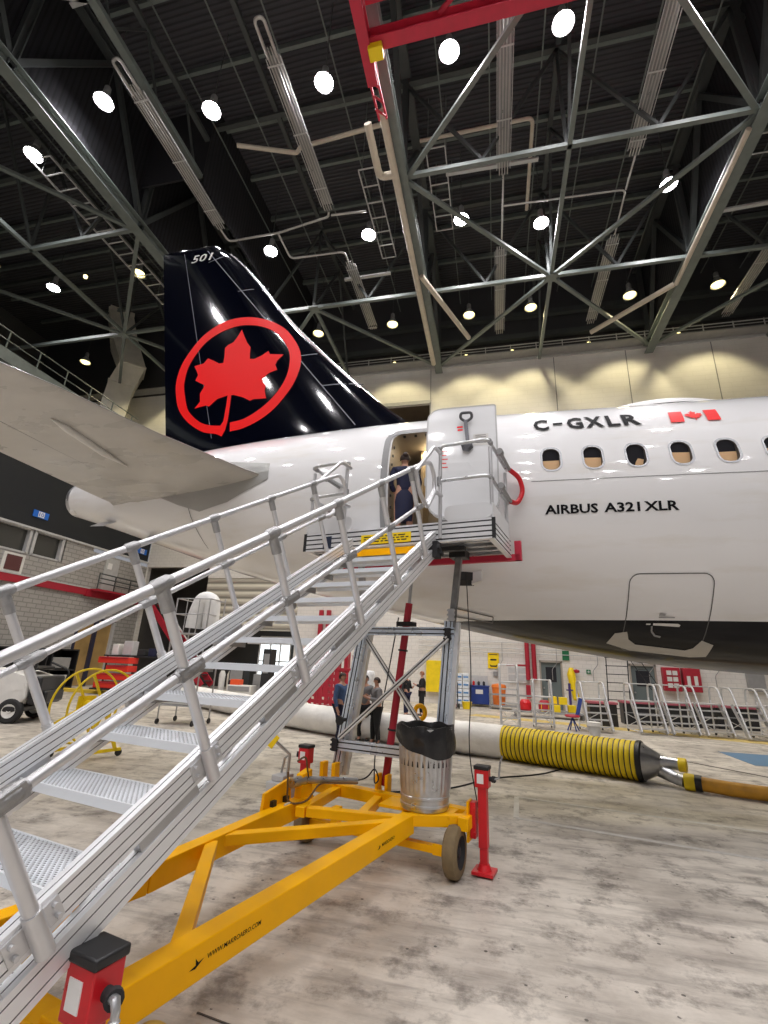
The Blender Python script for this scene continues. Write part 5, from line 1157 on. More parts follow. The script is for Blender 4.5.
mb.build('hoop', BLACK, t, world=True)
t = thing('duct_reducer', 'black and steel cone reducer with two outlets at the end of the yellow duct', 'duct fitting', (2.5, 10.6, 0))
MB().lathe([(0.335, -0.02), (0.35, 0.0), (0.35, 0.06), (0.33, 0.08)], c=q, axis=d, n=28).build('collar', BLACK, t, world=True)
MB().lathe([(0.33, 0.06), (0.30, 0.10), (0.17, 0.34), (0.15, 0.36)], c=q, axis=d, n=28).build('cone', STEEL, t, world=True)
e = q+d*0.32; sd = d.cross(Vector((0, 0, 1))).normalized()
MB().tube([e+Vector((0, 0, 0.02)), e+d*0.2+Vector((0, 0, 0.03))+sd*-0.03, e+d*0.30+Vector((0, 0, 0.02))+sd*-0.05], [0.13, 0.10, 0.10], 18).build('outlet', GALV, t, world=True)
MB().tube([e-Vector((0, 0, 0.10)), e+d*0.26+sd*0.12-Vector((0, 0, 0.18)), e+d*0.38+sd*0.15-Vector((0, 0, 0.2))], [0.12, 0.10, 0.10], 18).build('outlet', GALV, t, world=True)
MB().lathe([(0.11, 0), (0.115, 0.01), (0.115, 0.12), (0.10, 0.13)], c=e+d*0.30-sd*0.05+Vector((0, 0, 0.02)), axis=d, n=18).build('outlet_cap', HOSEY, t, world=True)
e2 = e+d*0.38+sd*0.15-Vector((0, 0, 0.2))
MB().lathe([(0.12, 0), (0.13, 0.02), (0.13, 0.14), (0.12, 0.16)], c=e2, axis=d, n=18).build('coupling', HOSEY, t, world=True)
MB().tube([e2+d*0.16, e2+d*0.26], 0.125, 18).build('hose_clamp', BLACK, t, world=True)
e3 = e2+d*0.24
tag(MB().tube([e3, e3+d*0.4-Vector((0, 0, 0.01)), (4.6, 9.5, 0.11), (7.5, 8.6, 0.11)], 0.11, 16).build('orange_hose', mat('hose_orange', (0.62, 0.30, 0.02), 0.5, 0, 0.25, 5)), 'orange-brown hose running off right from the duct reducer', 'hose')
# thin black cable on the floor
tag(MB().tube(arc_round([(-2.0, 7.6, 0.012), (-0.78, 8.32, 0.012), (-0.16, 9.45, 0.012), (0.73, 10.09, 0.012), (1.23, 10.9, 0.012)], 0.5, 6), 0.012, 6).build('floor_cable', BLACK), 'thin black cable snaking on the floor right of the dustbin', 'cable')
# coiled red hose
pts = []
for i in range(90):
    a = i*0.28; pts.append((-5.9+0.95*math.cos(a)+0.1*math.sin(a*0.3), 14.2+0.45*math.sin(a), 0.03+0.05*(i//22)))
tag(MB().tube(pts, 0.028, 8).build('coiled_hose', mat('hose_terracotta', (0.38, 0.10, 0.06), 0.6)), 'coiled dull red hose on the floor behind the stairs', 'hose')

# ------------------------------------------------ people
def skin_obj(name, chains, mt, parent, sub=2):
    """chains: list of [(x,y,z,r), ...]; a point equal to an earlier one is shared"""
    V = []; E = []; Rr = []
    def vid(p):
        for i, q in enumerate(V):
            if (Vector(p[:3])-Vector(q)).length < 1e-4: return i
        V.append(tuple(p[:3])); Rr.append(p[3]); return len(V)-1
    for ch in chains:
        ids = [vid(p) for p in ch]
        for a, b in zip(ids[:-1], ids[1:]): E.append((a, b))
    me = bpy.data.meshes.new(name); me.from_pydata(V, E, []); me.update()
    o = bpy.data.objects.new(name, me); COL.objects.link(o)
    sk = o.modifiers.new('skin', 'SKIN'); sk.use_smooth_shade = True
    for i, dv in enumerate(me.skin_vertices[0].data):
        dv.radius = (Rr[i], Rr[i]); dv.use_root = (i == 0)
    ss = o.modifiers.new('sub', 'SUBSURF'); ss.levels = sub; ss.render_levels = sub
    dg = bpy.context.evaluated_depsgraph_get(); m2 = bpy.data.meshes.new_from_object(o.evaluated_get(dg))
    bpy.data.objects.remove(o, do_unlink=True)
    m2.materials.clear(); m2.materials.append(mt); m2.polygons.foreach_set('use_smooth', [True]*len(m2.polygons))
    o = bpy.data.objects.new(name, m2); COL.objects.link(o); o.parent = parent
    return o
def person(label, loc, rotz, h, top, bottom, hair, arms='down', stride=0.06, skirt=False, bun=False, topname='jacket', lean=0.0):
    """figure facing local -y"""
    k = h/1.75; t = thing('person', label, 'person', loc, rotz)
    K = lambda x, y, z, r: (x*k*1.08, (y+lean*max(0, z-0.9))*k, z*k, r*k*(1.16 if z < 1.45 else 1.0))
    pel = K(0, 0, 0.95, 0.12)
    spine = [pel, K(0, 0.01, 1.12, 0.115), K(0, 0.01, 1.30, 0.14), K(0, 0.015, 1.42, 0.11), K(0, 0.0, 1.50, 0.052), K(0, -0.01, 1.56, 0.056), K(0, -0.015, 1.64, 0.092), K(0, -0.01, 1.72, 0.06)]
    ch = [spine]; legs = []; armch = []
    for s in (-1, 1):
        fy = s*stride
        lg = [pel, K(s*0.09, 0, 0.88, 0.09), K(s*0.10, -0.02+fy*0.5, 0.50, 0.058), K(s*0.10, 0.02+fy, 0.10, 0.040), K(s*0.105, -0.03+fy, 0.04, 0.038), K(s*0.11, -0.15+fy, 0.03, 0.032)]
        legs.append(lg); ch.append(lg)
        sh = K(s*0.17, 0.015, 1.40, 0.06)
        if arms == 'down' or (arms == 'phone' and s < 0) : pts_ = [K(s*0.24, 0.02, 1.13, 0.042), K(s*0.25, -0.06, 0.90, 0.030), K(s*0.25, -0.09, 0.82, 0.024)]
        elif arms in ('hold', 'phone'): pts_ = [K(s*0.23, -0.02, 1.14, 0.042), K(s*0.14, -0.24, 1.18, 0.030), K(s*0.09, -0.30, 1.21, 0.024)]
        elif arms == 'back': pts_ = [K(s*0.25, 0.06, 1.15, 0.042), K(s*0.16, -0.06, 1.00, 0.030), K(s*0.10, -0.12, 0.98, 0.024)]
        arm = [spine[3], sh]+pts_; ch.append(arm); armch.append(arm)
        # fingers
        hw = Vector(pts_[-1][:3]); dr_ = (hw-Vector(pts_[-2][:3])).normalized(); sdv = dr_.cross(Vector((0, 1, 0.3))).normalized()
        for f in range(4):
            o_ = sdv*(f-1.5)*0.020*k; L_ = (0.075, 0.085, 0.08, 0.062)[f]*k
            a = hw+dr_*0.03*k+o_; b = a+dr_*L_*0.6; c = b+(dr_*0.6+Vector((0, -0.6, 0)))*L_*0.45
            ch.append([pts_[-1], (*a, 0.010*k), (*b, 0.009*k), (*c, 0.008*k)])
        a = hw+Vector((0, -0.03, 0))*k-sdv*0.02*k*s; ch.append([pts_[-1], (*a, 0.011*k), (*(a+dr_*0.045*k), 0.009*k)])
    body = skin_obj('body', ch, SKIN, t)
    g = lambda p, e: (p[0], p[1], p[2], p[3]+e*k)
    # face: nose, ears
    fc = MB(); hc = Vector(K(0, -0.015, 1.635, 0)[:3])
    fc.lathe([(0.001, -0.030*k), (0.012*k, -0.01*k), (0.014*k, 0.01*k), (0.001, 0.03*k)], c=hc+Vector((0, -0.088*k, 0)), n=8)
    for s in (-1, 1): fc.lathe([(0.001, -0.012*k), (0.022*k, 0), (0.001, 0.012*k)], c=hc+Vector((s*0.088*k, 0.0, 0)), axis=(1, 0, 0), n=10)
    fc.build('face_features', SKIN, t)
    ey = MB()
    for s in (-1, 1): ey.lathe([(0.001, -0.005*k), (0.008*k, 0), (0.001, 0.005*k)], c=hc+Vector((s*0.032*k, -0.083*k, 0.012*k)), axis=(0, 1, 0), n=8)
    ey.box(hc+Vector((0, -0.082*k, -0.045*k)), (0.04*k, 0.01*k, 0.006*k)); ey.build('eyes_and_mouth', HAIRD, t)
    # hair cap
    hb = MB(); vs = []; fs = []
    for i in range(9):
        ph = math.pi*0.62*i/8
        for j in range(20):
            a = 2*math.pi*j/20; lim = 1.0 if math.sin(a) > -0.2 else 0.62
            pp = ph*lim; vs.append(hc+Vector((0.098*k*math.sin(pp)*math.cos(a), 0.106*k*math.sin(pp)*math.sin(a)+0.008*k, 0.118*k*math.cos(pp))))
    for i in range(8):
        for j in range(20): fs.append((i*20+j, i*20+(j+1) % 20, (i+1)*20+(j+1) % 20, (i+1)*20+j))
    hb.add(vs, fs)
    if bun: hb.lathe([(0.001, -0.05*k), (0.045*k, -0.03*k), (0.055*k, 0), (0.04*k, 0.035*k), (0.001, 0.05*k)], c=hc+Vector((0, 0.10*k, 0.06*k)), n=14)
    hb.build('hair', hair, t)
    # clothes
    tops = [[g(spine[0], 0.012), g(spine[1], 0.014), g(spine[2], 0.012), g(spine[3], 0.012), (spine[4][0], spine[4][1], spine[4][2]-0.02*k, 0.062*k)]]
    tops[0][0] = (spine[0][0], spine[0][1], spine[0][2]-0.05*k, spine[0][3]+0.014*k)
    for arm in armch: tops.append([g(spine[3], 0.012)]+[g(p, 0.013) for p in arm[1:-1]])
    skin_obj(topname, tops, top, t)
    if skirt:
        MB().lathe([(0.125*k, 1.02*k), (0.165*k, 0.92*k), (0.175*k, 0.78*k), (0.155*k, 0.45*k), (0.14*k, 0.44*k)], c=(0, 0, 0), n=28).build('skirt', bottom, t)
    else:
        skin_obj('trousers', [[g(pel, 0.012)]+[g(p, 0.018) for p in lg[1:4]] for lg in legs], bottom, t)
    sh = MB()
    for lg in legs:
        x, y, z, r = lg[-2]; sh.box((x, y-0.05*k, 0.035*k), (0.09*k, 0.27*k, 0.07*k))
    sh.build('shoes', BLACK, t, bevel=0.02)
    return t
person('person in a navy dress, dark hair in a bun, standing in the aircraft doorway', (-1.25, 6.45, 3.47), R(-165), 1.45, NAVY, NAVY, HAIRD, 'back', 0.02, True, True, 'blouse')
def gp_(u, v): return None
person('person in a grey shirt and black trousers, facing left behind the tower', (-2.86, 11.95, 0), R(-60), 1.52, GREYCL, BLKCL, HAIRD, 'hold', 0.05, topname='shirt')
person('person in a blue jacket and dark trousers, left of the tower post', (-3.62, 11.5, 0), R(75), 1.60, DENIM, NAVY, HAIRD, 'down', 0.10, topname='jacket')
person('person in grey half hidden by the left tower post', (-3.25, 12.3, 0), R(10), 1.55, GREYCL, BLKCL, HAIRD, 'hold', 0.04, topname='shirt')
person('person with ginger hair in a black coat, right of the red lift cylinder', (-2.80, 19.2, 0), R(-80), 1.62, BLKCL, BLKCL, HAIRG, 'hold', 0.05, topname='coat')
person('person in a dark top facing the ginger-haired person in the black coat', (-3.35, 18.9, 0), R(60), 1.52, BLKCL, NAVY, HAIRD, 'phone', 0.04, topname='top')

# ------------------------------------------------ rolling ladders along the right
def make_ladder(wd, h, n, run, label, loc, rotz, handr=True, group=None):
    t = thing('rolling_steps', label, 'step ladder', loc, rotz, group)
    A = Vector((0, 0, 0)); slope = Vector((0, run, h))
    for s in (-1, 1):
        x = s*wd/2
        MB().bar((x, 0, 0.06), (x, run, h), 0.045, 0.09).build('stile', LADM, t)
        MB().tube(arc_round([(x, -0.06, 0.08), (x, run*0.92, h+0.52), (x, run+0.40, h+0.52), (x, run+0.45, h)], 0.14, 4), 0.032, 8).build('hand_rail', LADM, t)
        MB().bar((x, run+0.45, 0.05), (x, run+0.42, h+0.1), 0.035, 0.035, (0, 1, 0)).build('rear_leg', ALU, t)
        MB().bar((x, 0.0, 0.09), (x, run+0.45, 0.09), 0.03, 0.04).build('base_rail', ALU, t)
        MB().lathe([(0.05, -0.015), (0.055, 0), (0.05, 0.015)], c=(x, run+0.4, 0.055), axis=(1, 0, 0), n=12).build('castor', BLACK, t)
    for k in range(n):
        f = (k+1)/n; MB().b2((-wd/2, run*f-0.16, h*f-0.035), (wd/2, run*f+0.02, h*f)).build('step', LADM, t)
    MB().b2((-wd/2, run, h-0.03), (wd/2, run+0.42, h)).build('platform', ALU, t)
    MB().cyl((-wd/2, run+0.42, h+0.52), (wd/2, run+0.42, h+0.52), 0.018, 8).build('end_rail', LADM, t)
    MB().bar((-wd/2, run+0.45, 0.15), (wd/2, run+0.45, 0.55), 0.02, 0.02, (0, 1, 0)).bar((wd/2, run+0.45, 0.15), (-wd/2, run+0.45, 0.55), 0.02, 0.02, (0, 1, 0)).build('cross_brace', ALU, t)
    return t
LG = 'rolling steps parked in a row behind the yellow duct'
lad = [(0.40, 16.2, R(2), 0.55, 'first rolling steps from the left, narrow and tall, before the framed wall board'),
       (1.52, 17.5, R(2), 0.58, 'second rolling steps from the left, narrow, in front of the first grey door'),
       (3.22, 17.5, R(8), 0.74, 'silver rolling steps beside the small waste bin, third from the left'),
       (4.88, 17.9, R(10), 0.80, 'silver rolling steps below the second grey door'),
       (5.88, 18.1, R(10), 0.80, 'silver rolling steps in front of the left dark red cabinet'),
       (6.92, 18.3, R(10), 0.80, 'silver rolling steps in front of the right dark red cabinet'),
       (8.0, 18.2, R(12), 0.80, 'silver rolling steps in front of the grey wall panel'),
       (9.3, 18.8, R(12), 0.86, 'silver rolling steps at the right edge')]
for i, (x, y, rz, wd, nm) in enumerate(lad):
    make_ladder(wd, 1.45 if i == 0 else 1.0, 7 if i == 0 else 5, 0.55 if i > 1 else 0.25, nm, (x, y, 0), rz, group=LG)
t = thing('step_tower', 'tall thin black ladder stand rising behind the rolling steps, left of the second door', 'ladder', (5.2, 24.2, 0))
for x in (4.85, 5.75): MB().tube([(x, 24.2, 0), (x+0.1, 24.2, 2.7)], 0.025, 6).build('leg', DARK, t, world=True)
for k in range(7): MB().cyl((4.88, 24.2, 0.35+0.36*k), (5.82, 24.2, 0.35+0.36*k), 0.02, 6).build('rung', DARK, t, world=True)
for x in (5.8, 6.2): MB().tube([(x, 24.2, 2.7), (x+0.9, 24.2, 1.2)], 0.018, 6).build('rail', DARK, t, world=True)
for k in range(5): MB().cyl((5.9+0.17*k, 24.2, 2.6-0.28*k), (6.3+0.17*k, 24.2, 2.6-0.28*k), 0.015, 6).build('rung', DARK, t, world=True)

# ------------------------------------------------ things along the back wall
def boxthing(name, label, cat, lo, hi, mt, bevel=0.01, group=None):
    return tag(MB().b2(lo, hi).build(name, mt, bevel=bevel, smooth=False), label, cat, group)
t = boxthing('wall_poster', 'yellow poster on the white block wall right of the tower', 'poster', (-0.38, 25.95, 1.82), (0.18, 25.98, 2.6), SIGNY, 0)
decal('poster_print', [poly2d([(-0.25, 1.9), (0.05, 1.9), (0.1, 2.02), (0.0, 1.97), (-0.2, 1.97), (-0.3, 2.02)]), line2d([(-0.3, 2.5), (0.1, 2.5)], 0.03), line2d([(-0.25, 2.25), (0.05, 2.25)], 0.08)], lambda u, v: (u, 25.94, v), BLACK, t, 0)
for i, x in enumerate((-3.55, -2.35)):
    tag(MB().b2((x, 25.7, 0.55), (x+(0.8 if i == 0 else 0.45), 25.95, 2.1)).build('yellow_cabinet', HOSEY, bevel=0.01), 'yellow wall cabinet behind the standing people, '+('left' if i == 0 else 'right, narrower'), 'cabinet')
for i in range(3):
    for j in range(4):
        o = boxthing('water_pack', 'white wrapped carton by the wall right of the tower, %s column, %s row up' % (('left', 'middle', 'right')[i], ORD[j]), 'carton', (-2.25+0.33*i, 24.6, 0.12+0.36*j), (-1.95+0.33*i, 25.2, 0.45+0.36*j), mat('pack_white', (0.72, 0.76, 0.80), 0.4) if (i+j) == 0 else bpy.data.materials['pack_white'], 0.02, 'white cartons stacked by the wall')
        MB().b2((-2.22+0.33*i, 24.59, 0.25+0.36*j), (-1.98+0.33*i, 24.6, 0.33+0.36*j)).build('carton_label', mat('pack_blue', (0.10, 0.25, 0.5), 0.5) if (i+j) == 0 else bpy.data.materials['pack_blue'], o)
boxthing('pallet', 'low pallet under the stack of white cartons', 'pallet', (-2.3, 24.5, 0), (-1.2, 25.3, 0.12), GREY)
t = thing('hand_truck', 'black hand truck holding a red box by the white cartons', 'hand truck', (-2.0, 23.2, 0))
MB().tube(arc_round([(-2.2, 23.3, 0.05), (-2.2, 23.4, 1.15), (-1.75, 23.4, 1.15), (-1.75, 23.3, 0.05)], 0.08), 0.025, 8).cyl((-2.2, 23.35, 0.6), (-1.75, 23.35, 0.6), 0.02, 8).build('frame', BLACK, t, world=True)
MB().b2((-2.2, 23.0, 0.05), (-1.75, 23.3, 0.08)).build('toe_plate', BLACK, t, world=True)
for x in (-2.26, -1.69): MB().lathe([(0.11, -0.03), (0.12, 0), (0.11, 0.03)], c=(x, 23.4, 0.12), axis=(1, 0, 0), n=14).build('wheel', BLACK, t, world=True)
boxthing('red_box', 'dark red box standing on the black hand truck', 'box', (-2.15, 23.0, 0.09), (-1.8, 23.28, 0.5), DKRED)
t = tag(MB().lathe([(0.18, 0), (0.24, 0.3), (0.26, 0.31)], c=(-1.35, 23.6, 0), n=20).build('mop_bucket', HOSEY), 'small yellow bucket on the floor before the white cartons', 'bucket')
t = boxthing('blue_bin', 'dark blue storage bin under a grey wall unit', 'bin', (-1.3, 25.2, 0.12), (-0.35, 25.8, 0.95), BLUE, 0.03)
MB().b2((-1.33, 25.17, 0.93), (-0.32, 25.83, 0.99)).build('bin_lid', BLUE, t, bevel=0.02); MB().b2((-1.0, 25.18, 0.6), (-0.65, 25.2, 0.8)).build('bin_label', OFFW, t)
t = boxthing('wall_unit', 'grey box unit with small bottles above the blue bin', 'wall unit', (-1.28, 25.5, 1.0), (-0.40, 25.8, 1.45), LGREY, 0)
for i in range(3): tag(MB().lathe([(0.06, 0), (0.06, 0.16), (0.02, 0.2)], c=(-1.1+0.25*i, 25.4, 0.99), n=10).build('bottle', DARK if i else RED), ('small dark bottle on the blue bin lid, '+('middle' if i == 1 else 'right')+' of three') if i else 'small red bottle standing on the blue bin lid', 'bottle', 'bottles on the blue bin' if i else None)
t = tag(MB().lathe([(0.28, 0), (0.33, 0.75), (0.36, 0.78), (0.33, 0.9), (0.1, 0.95)], c=(0.12, 24.9, 0.18), n=20).build('orange_drum', ORANGE), 'orange lidded drum standing on a low cart by the wall', 'drum')
t = thing('flat_cart', 'grey flat cart with a raised rail carrying the orange drum', 'cart', (0.3, 24.2, 0))
MB().b2((-0.35, 24.4, 0.12), (1.0, 25.3, 0.18)).b2((-0.35, 24.4, 0.62), (1.6, 24.5, 0.70)).build('deck', GREY, t, world=True)
for x in (-0.3, 0.95): MB().bar((x, 24.45, 0.0), (x, 24.45, 0.7), 0.05, 0.05, (0, 1, 0)).build('post', GREY, t, world=True)
t = boxthing('notice_board', 'white framed notice board with a dark red top strip on the wall', 'notice board', (0.55, 25.9, 1.2), (1.55, 25.97, 2.05), OFFW, 0)
MB().b2((0.53, 25.88, 1.99), (1.57, 25.91, 2.07)).build('header', DKRED, t)
for i in range(2):
    for j in range(2): MB().b2((0.62+0.48*i, 25.88, 1.28+0.36*j), (1.0+0.48*i, 25.9, 1.55+0.36*j)).build('notice', LGREY, t)
for i, x in enumerate((1.58, 1.90)):
    t = tag(MB().cyl((x, 25.85, 1.35), (x, 25.85, 5.5), 0.11, 14).build('standpipe', DKRED), 'thick dark red vertical pipe on the back wall, '+('left' if i == 0 else 'right')+' of the pair', 'pipe')
boxthing('fire_bell', 'dark red fire box under the red pipes', 'fire box', (1.45, 25.75, 0.5), (1.8, 25.95, 1.1), DKRED)
tag(MB().b2((3.28, 25.93, 2.35), (3.6, 25.97, 3.25)).build('banner', GREEN), 'green upright banner sign on the back wall', 'sign')
t = tag(MB().b2((4.35, 25.95, 1.75), (4.55, 25.98, 1.95)).build('exit_sign', GREEN), 'small green square safety sign on the back wall', 'sign')
decal('sign_cross', [line2d([(4.45, 1.79), (4.45, 1.91)], 0.03), line2d([(4.39, 1.85), (4.51, 1.85)], 0.03)], lambda u, v: (u, 25.94, v), WHITE, t, 0)
t = thing('yellow_harness', 'tall yellow bag hanging on the back wall right of the first grey door', 'bag', (3.6, 25.7, 0.4))
MB().tube([(3.62, 25.75, 2.0), (3.60, 25.7, 1.7), (3.66, 25.7, 1.1), (3.75, 25.65, 0.62), (3.9, 25.65, 0.5)], [0.10, 0.20, 0.15, 0.17, 0.04], 12).build('bag_body', HOSEY, t, world=True)
MB().lathe([(0.001, -0.1), (0.14, -0.05), (0.15, 0.05), (0.001, 0.1)], c=(3.85, 25.7, 1.85), n=12).build('bag_head', DKRED, t, world=True)
t = thing('purple_stand', 'slim dark purple stand by the yellow bag', 'stand', (3.35, 24.8, 0))
MB().cyl((3.35, 24.8, 0.1), (3.35, 24.8, 1.3), 0.06, 8).cyl((3.2, 24.8, 1.0), (3.5, 24.8, 1.0), 0.03, 8).cyl((3.1, 24.8, 0.05), (3.6, 24.8, 0.05), 0.03, 8).build('pole', mat('purple', (0.05, 0.03, 0.16), 0.5), t, world=True)
# colourful canisters behind the first steps
for i, (x, mtx, nm) in enumerate(((1.15, RED, 'red'), (1.9, DKRED, 'dark red'))):
    t = tag(MB().lathe([(0.2, 0), (0.24, 0.05), (0.24, 0.3), (0.15, 0.42)], c=(x, 21.6, 0.25), n=18).build('canister', mtx), nm+' rounded canister on the floor shelf behind the narrow steps', 'canister')
for i in range(5):
    boxthing('yellow_crate', 'small yellow crate behind the second narrow steps, '+('at the left end', 'upper left', 'upper right', 'lower right', 'low in the middle')[i], 'crate', (1.75+0.36*i-(1.0 if i > 3 else 0), 21.4+0.3*(i % 2), 0.25+(0.3 if i in (1, 2) else 0)), (2.05+0.36*i-(1.0 if i > 3 else 0), 21.7+0.3*(i % 2), 0.52+(0.3 if i in (1, 2) else 0)), HOSEY, 0.01, 'small yellow crates')
boxthing('low_shelf', 'low grey shelf under the red canisters and yellow crates', 'shelf', (0.6, 21.3, 0.18), (3.5, 22.2, 0.25), GREY)
for x0 in (0.7, 3.3): tag(MB().b2((x0, 21.4, 0), (x0+0.08, 22.1, 0.18)).build('shelf_foot', GREY), 'grey foot block under the low shelf, '+('left' if x0 < 1 else 'right'), 'block')
# black benches with pink tops
BEN = mat('bench_pink', (0.40, 0.10, 0.13), 0.6)
for i, (x0, x1, y) in enumerate(((3.3, 4.3, 19.8), (4.75, 6.3, 21.2), (6.4, 8.0, 21.4), (8.1, 9.6, 21.6))):
    t = thing('work_bench', 'black fronted bench with dusky pink top, number '+['one, by the small waste bin', 'two, behind the steps below the second door', 'three, before the dark red cabinets', 'four, before the grey panel'][i].split(', ', 1)[0]+', '+['by the small waste bin', 'behind the steps below the second door', 'before the dark red cabinets', 'before the grey panel'][i], 'bench', ((x0+x1)/2, y, 0))
    t['label'] = 'black fronted bench with dusky pink top, '+['by the small waste bin', 'behind the steps below the second door', 'before the dark red cabinets', 'before the grey panel'][i]
    MB().b2((x0, y, 0.75), (x1, y+0.7, 0.82)).build('bench_top', BEN, t, world=True)
    MB().b2((x0+0.04, y+0.05, 0.0), (x1-0.04, y+0.65, 0.75)).build('cabinet', BLACK, t, world=True)
    MB().b2((x0+0.06, y+0.03, 0.4), (x1-0.06, y+0.05, 0.43)).build('shelf_lip', GREY, t, world=True)
# small waste bin and chair
t = tag(MB().lathe([(0.13, 0), (0.17, 0.42), (0.18, 0.43), (0.17, 0.45), (0.15, 0.44)], c=(2.75, 15.9, 0), n=20).build('waste_bin', LGREY), 'small grey waste bin on the floor behind the yellow duct', 'waste bin')
MB().lathe([(0.175, 0.40), (0.19, 0.36), (0.19, 0.46), (0.15, 0.47)], c=(2.75, 15.9, 0), n=20).build('bin_rim', OFFW, t)
t = thing('stool', 'small stool with red seat and blue frame left of the third rolling steps', 'stool', (2.4, 17.6, 0), R(-20))
MB().lathe([(0.001, 0.50), (0.22, 0.49), (0.24, 0.45), (0.20, 0.42), (0.001, 0.42)], n=18).build('seat', DKRED, t)
MB().bar((0.12, 0.15, 0.45), (0.25, 0.25, 1.0), 0.12, 0.04, (0, 1, 0)).build('backrest', BLUE, t)
for a in range(4): MB().tube([(0, 0, 0.42), (0.2*math.cos(a*1.57+0.7), 0.2*math.sin(a*1.57+0.7), 0.02)], 0.02, 6).build('leg', BLUE, t)
# dark red cabinets on the wall
for i, x in enumerate((7.68, 8.52)):
    t = tag(MB().b2((x, 25.6, 1.15), (x+0.72, 25.95, 2.2)).build('red_cabinet', DKRED, bevel=0.02), 'dark red wall cabinet with '+('a white grid of slots' if i == 0 else 'two white windows'), 'cabinet')
    if i == 0:
        for k in range(3):
            for j in range(2): MB().b2((x+0.13+0.25*j, 25.56, 1.3+0.28*k), (x+0.33+0.25*j, 25.6, 1.5+0.28*k)).build('slot', OFFW, t)
    else:
        for j in range(2): MB().b2((x+0.12+0.3*j, 25.56, 1.35+0.1*j), (x+0.26+0.3*j, 25.6, 1.85)).build('cabinet_window', OFFW, t)
boxthing('grey_panel', 'grey electrical panel on the back wall right of the red cabinets', 'electrical panel', (11.2, 25.8, 1.3), (11.9, 25.97, 2.3), GREY)
boxthing('red_sign_board', 'dark red board on the wall at the far right', 'board', (12.6, 25.85, 1.6), (13.1, 25.97, 2.7), DKRED)
boxthing('switch_box', 'small grey switch box under the yellow poster', 'switch box', (-0.12, 25.9, 1.45), (0.12, 25.97, 1.68), GREY)
for i, (z, nm) in enumerate(((3.15, 'upper'), (2.85, 'middle'), (2.62, 'lower'))):
    tag(MB().cyl((-4, 25.9, z), (13, 25.9, z-0.05), 0.018, 8).build('wall_conduit', LGREY), nm+' grey conduit running along the white block wall', 'conduit')
for i, x in enumerate((0.35, 3.0, 4.9, 7.4, 10.2)):
    tag(MB().tube(arc_round([(x, 25.9, 3.1), (x, 25.9, 2.2), (x-0.25, 25.9, 1.9), (x-0.25, 25.9, 1.4)], 0.1), 0.016, 6).build('wall_conduit', GREY), 'thin grey conduit dropping down the white block wall, %s from the left' % ORD[i], 'conduit', 'conduit drops on the back wall')

# ------------------------------------------------ left side things
# small electric tug
t = thing('utility_cart', 'small white and black utility vehicle at the left edge', 'utility cart', (-13.0, 10.95, 0), R(20))
MB().poly([(-1.6, -0.65, 0.38), (0.75, -0.65, 0.42), (0.92, -0.65, 0.60), (0.86, -0.65, 1.15), (0.3, -0.65, 1.30), (-1.6, -0.65, 1.34)], (0, 1.3, 0)).build('body', OFFW, t, smooth=False, bevel=0.05)
MB().b2((-1.6, -0.68, 0.28), (0.9, 0.68, 0.42)).build('chassis', BLACK, t, bevel=0.03)
MB().b2((0.93, -0.6, 0.45), (1.2, 0.6, 1.15)).b2((0.5, -0.35, 1.3), (0.9, 0.55, 1.4)).b2((1.1, -0.4, 0.5), (1.3, 0.5, 0.8)).build('engine_block', BLACK, t, bevel=0.06)
MB().tube(arc_round([(0.9, -0.5, 1.3), (0.95, -0.5, 1.65), (0.3, -0.5, 1.7), (0.2, -0.5, 1.2)], 0.15), 0.035, 8).tube(arc_round([(1.2, 0.45, 0.6), (1.35, 0.45, 1.3), (0.8, 0.45, 1.5)], 0.15), 0.03, 8).build('roll_bar', BLACK, t)
MB().b2((0.6, -0.66, 0.8), (0.85, -0.6, 0.95)).build('head_lamp', OFFW, t)
for x in (0.62, -1.1):
    for y in (-0.6, 0.6):
        wh = MB().lathe([(0.17, -0.09), (0.26, -0.09), (0.30, -0.05), (0.30, 0.05), (0.26, 0.09), (0.17, 0.09)], c=(x, y, 0.30), axis=(0, 1, 0), n=24, caps=False).build('wheel', RUBBERK, t)
        MB().lathe([(0.001, -0.07), (0.05, -0.08), (0.06, -0.05), (0.17, -0.085), (0.17, 0.085), (0.05, 0.05), (0.001, 0.08)], c=(x, y, 0.30), axis=(0, 1, 0), n=20, caps=False).build('rim', OFFW, wh)
# dark equipment racks
for i, (y, nm) in enumerate(((15.6, 'left'), (17.3, 'middle'), (19.0, 'right, nearest the gold doors'))):
    t = thing('equipment_rack', 'black framed equipment rack with grey units against the office wall, '+nm, 'rack', (-20.6, y, 0))
    MB().b2((-21.3, y, 0.1), (-20.3, y+0.06, 1.9)).b2((-21.3, y+1.44, 0.1), (-20.3, y+1.5, 1.9)).b2((-21.3, y, 1.84), (-20.3, y+1.5, 1.9)).b2((-21.3, y, 0.9), (-20.3, y+1.5, 0.96)).b2((-21.3, y, 0.1), (-20.3, y+1.5, 0.16)).b2((-21.3, y, 0.1), (-21.25, y+1.5, 1.9)).build('rack_frame', BLACK, t, world=True)
    for z in (0.2, 1.0): MB().b2((-21.0, y+0.2, z), (-20.4, y+1.2, z+0.5)).build('rack_unit', GREY if z > 0.5 else LGREY, t, world=True, bevel=0.02)
    for yy in (y+0.03, y+1.47): MB().bar((-20.8, yy, 0), (-20.8, yy, 0.12), 0.9, 0.06, (0, 1, 0)).build('rack_foot', BLACK, t, world=True)
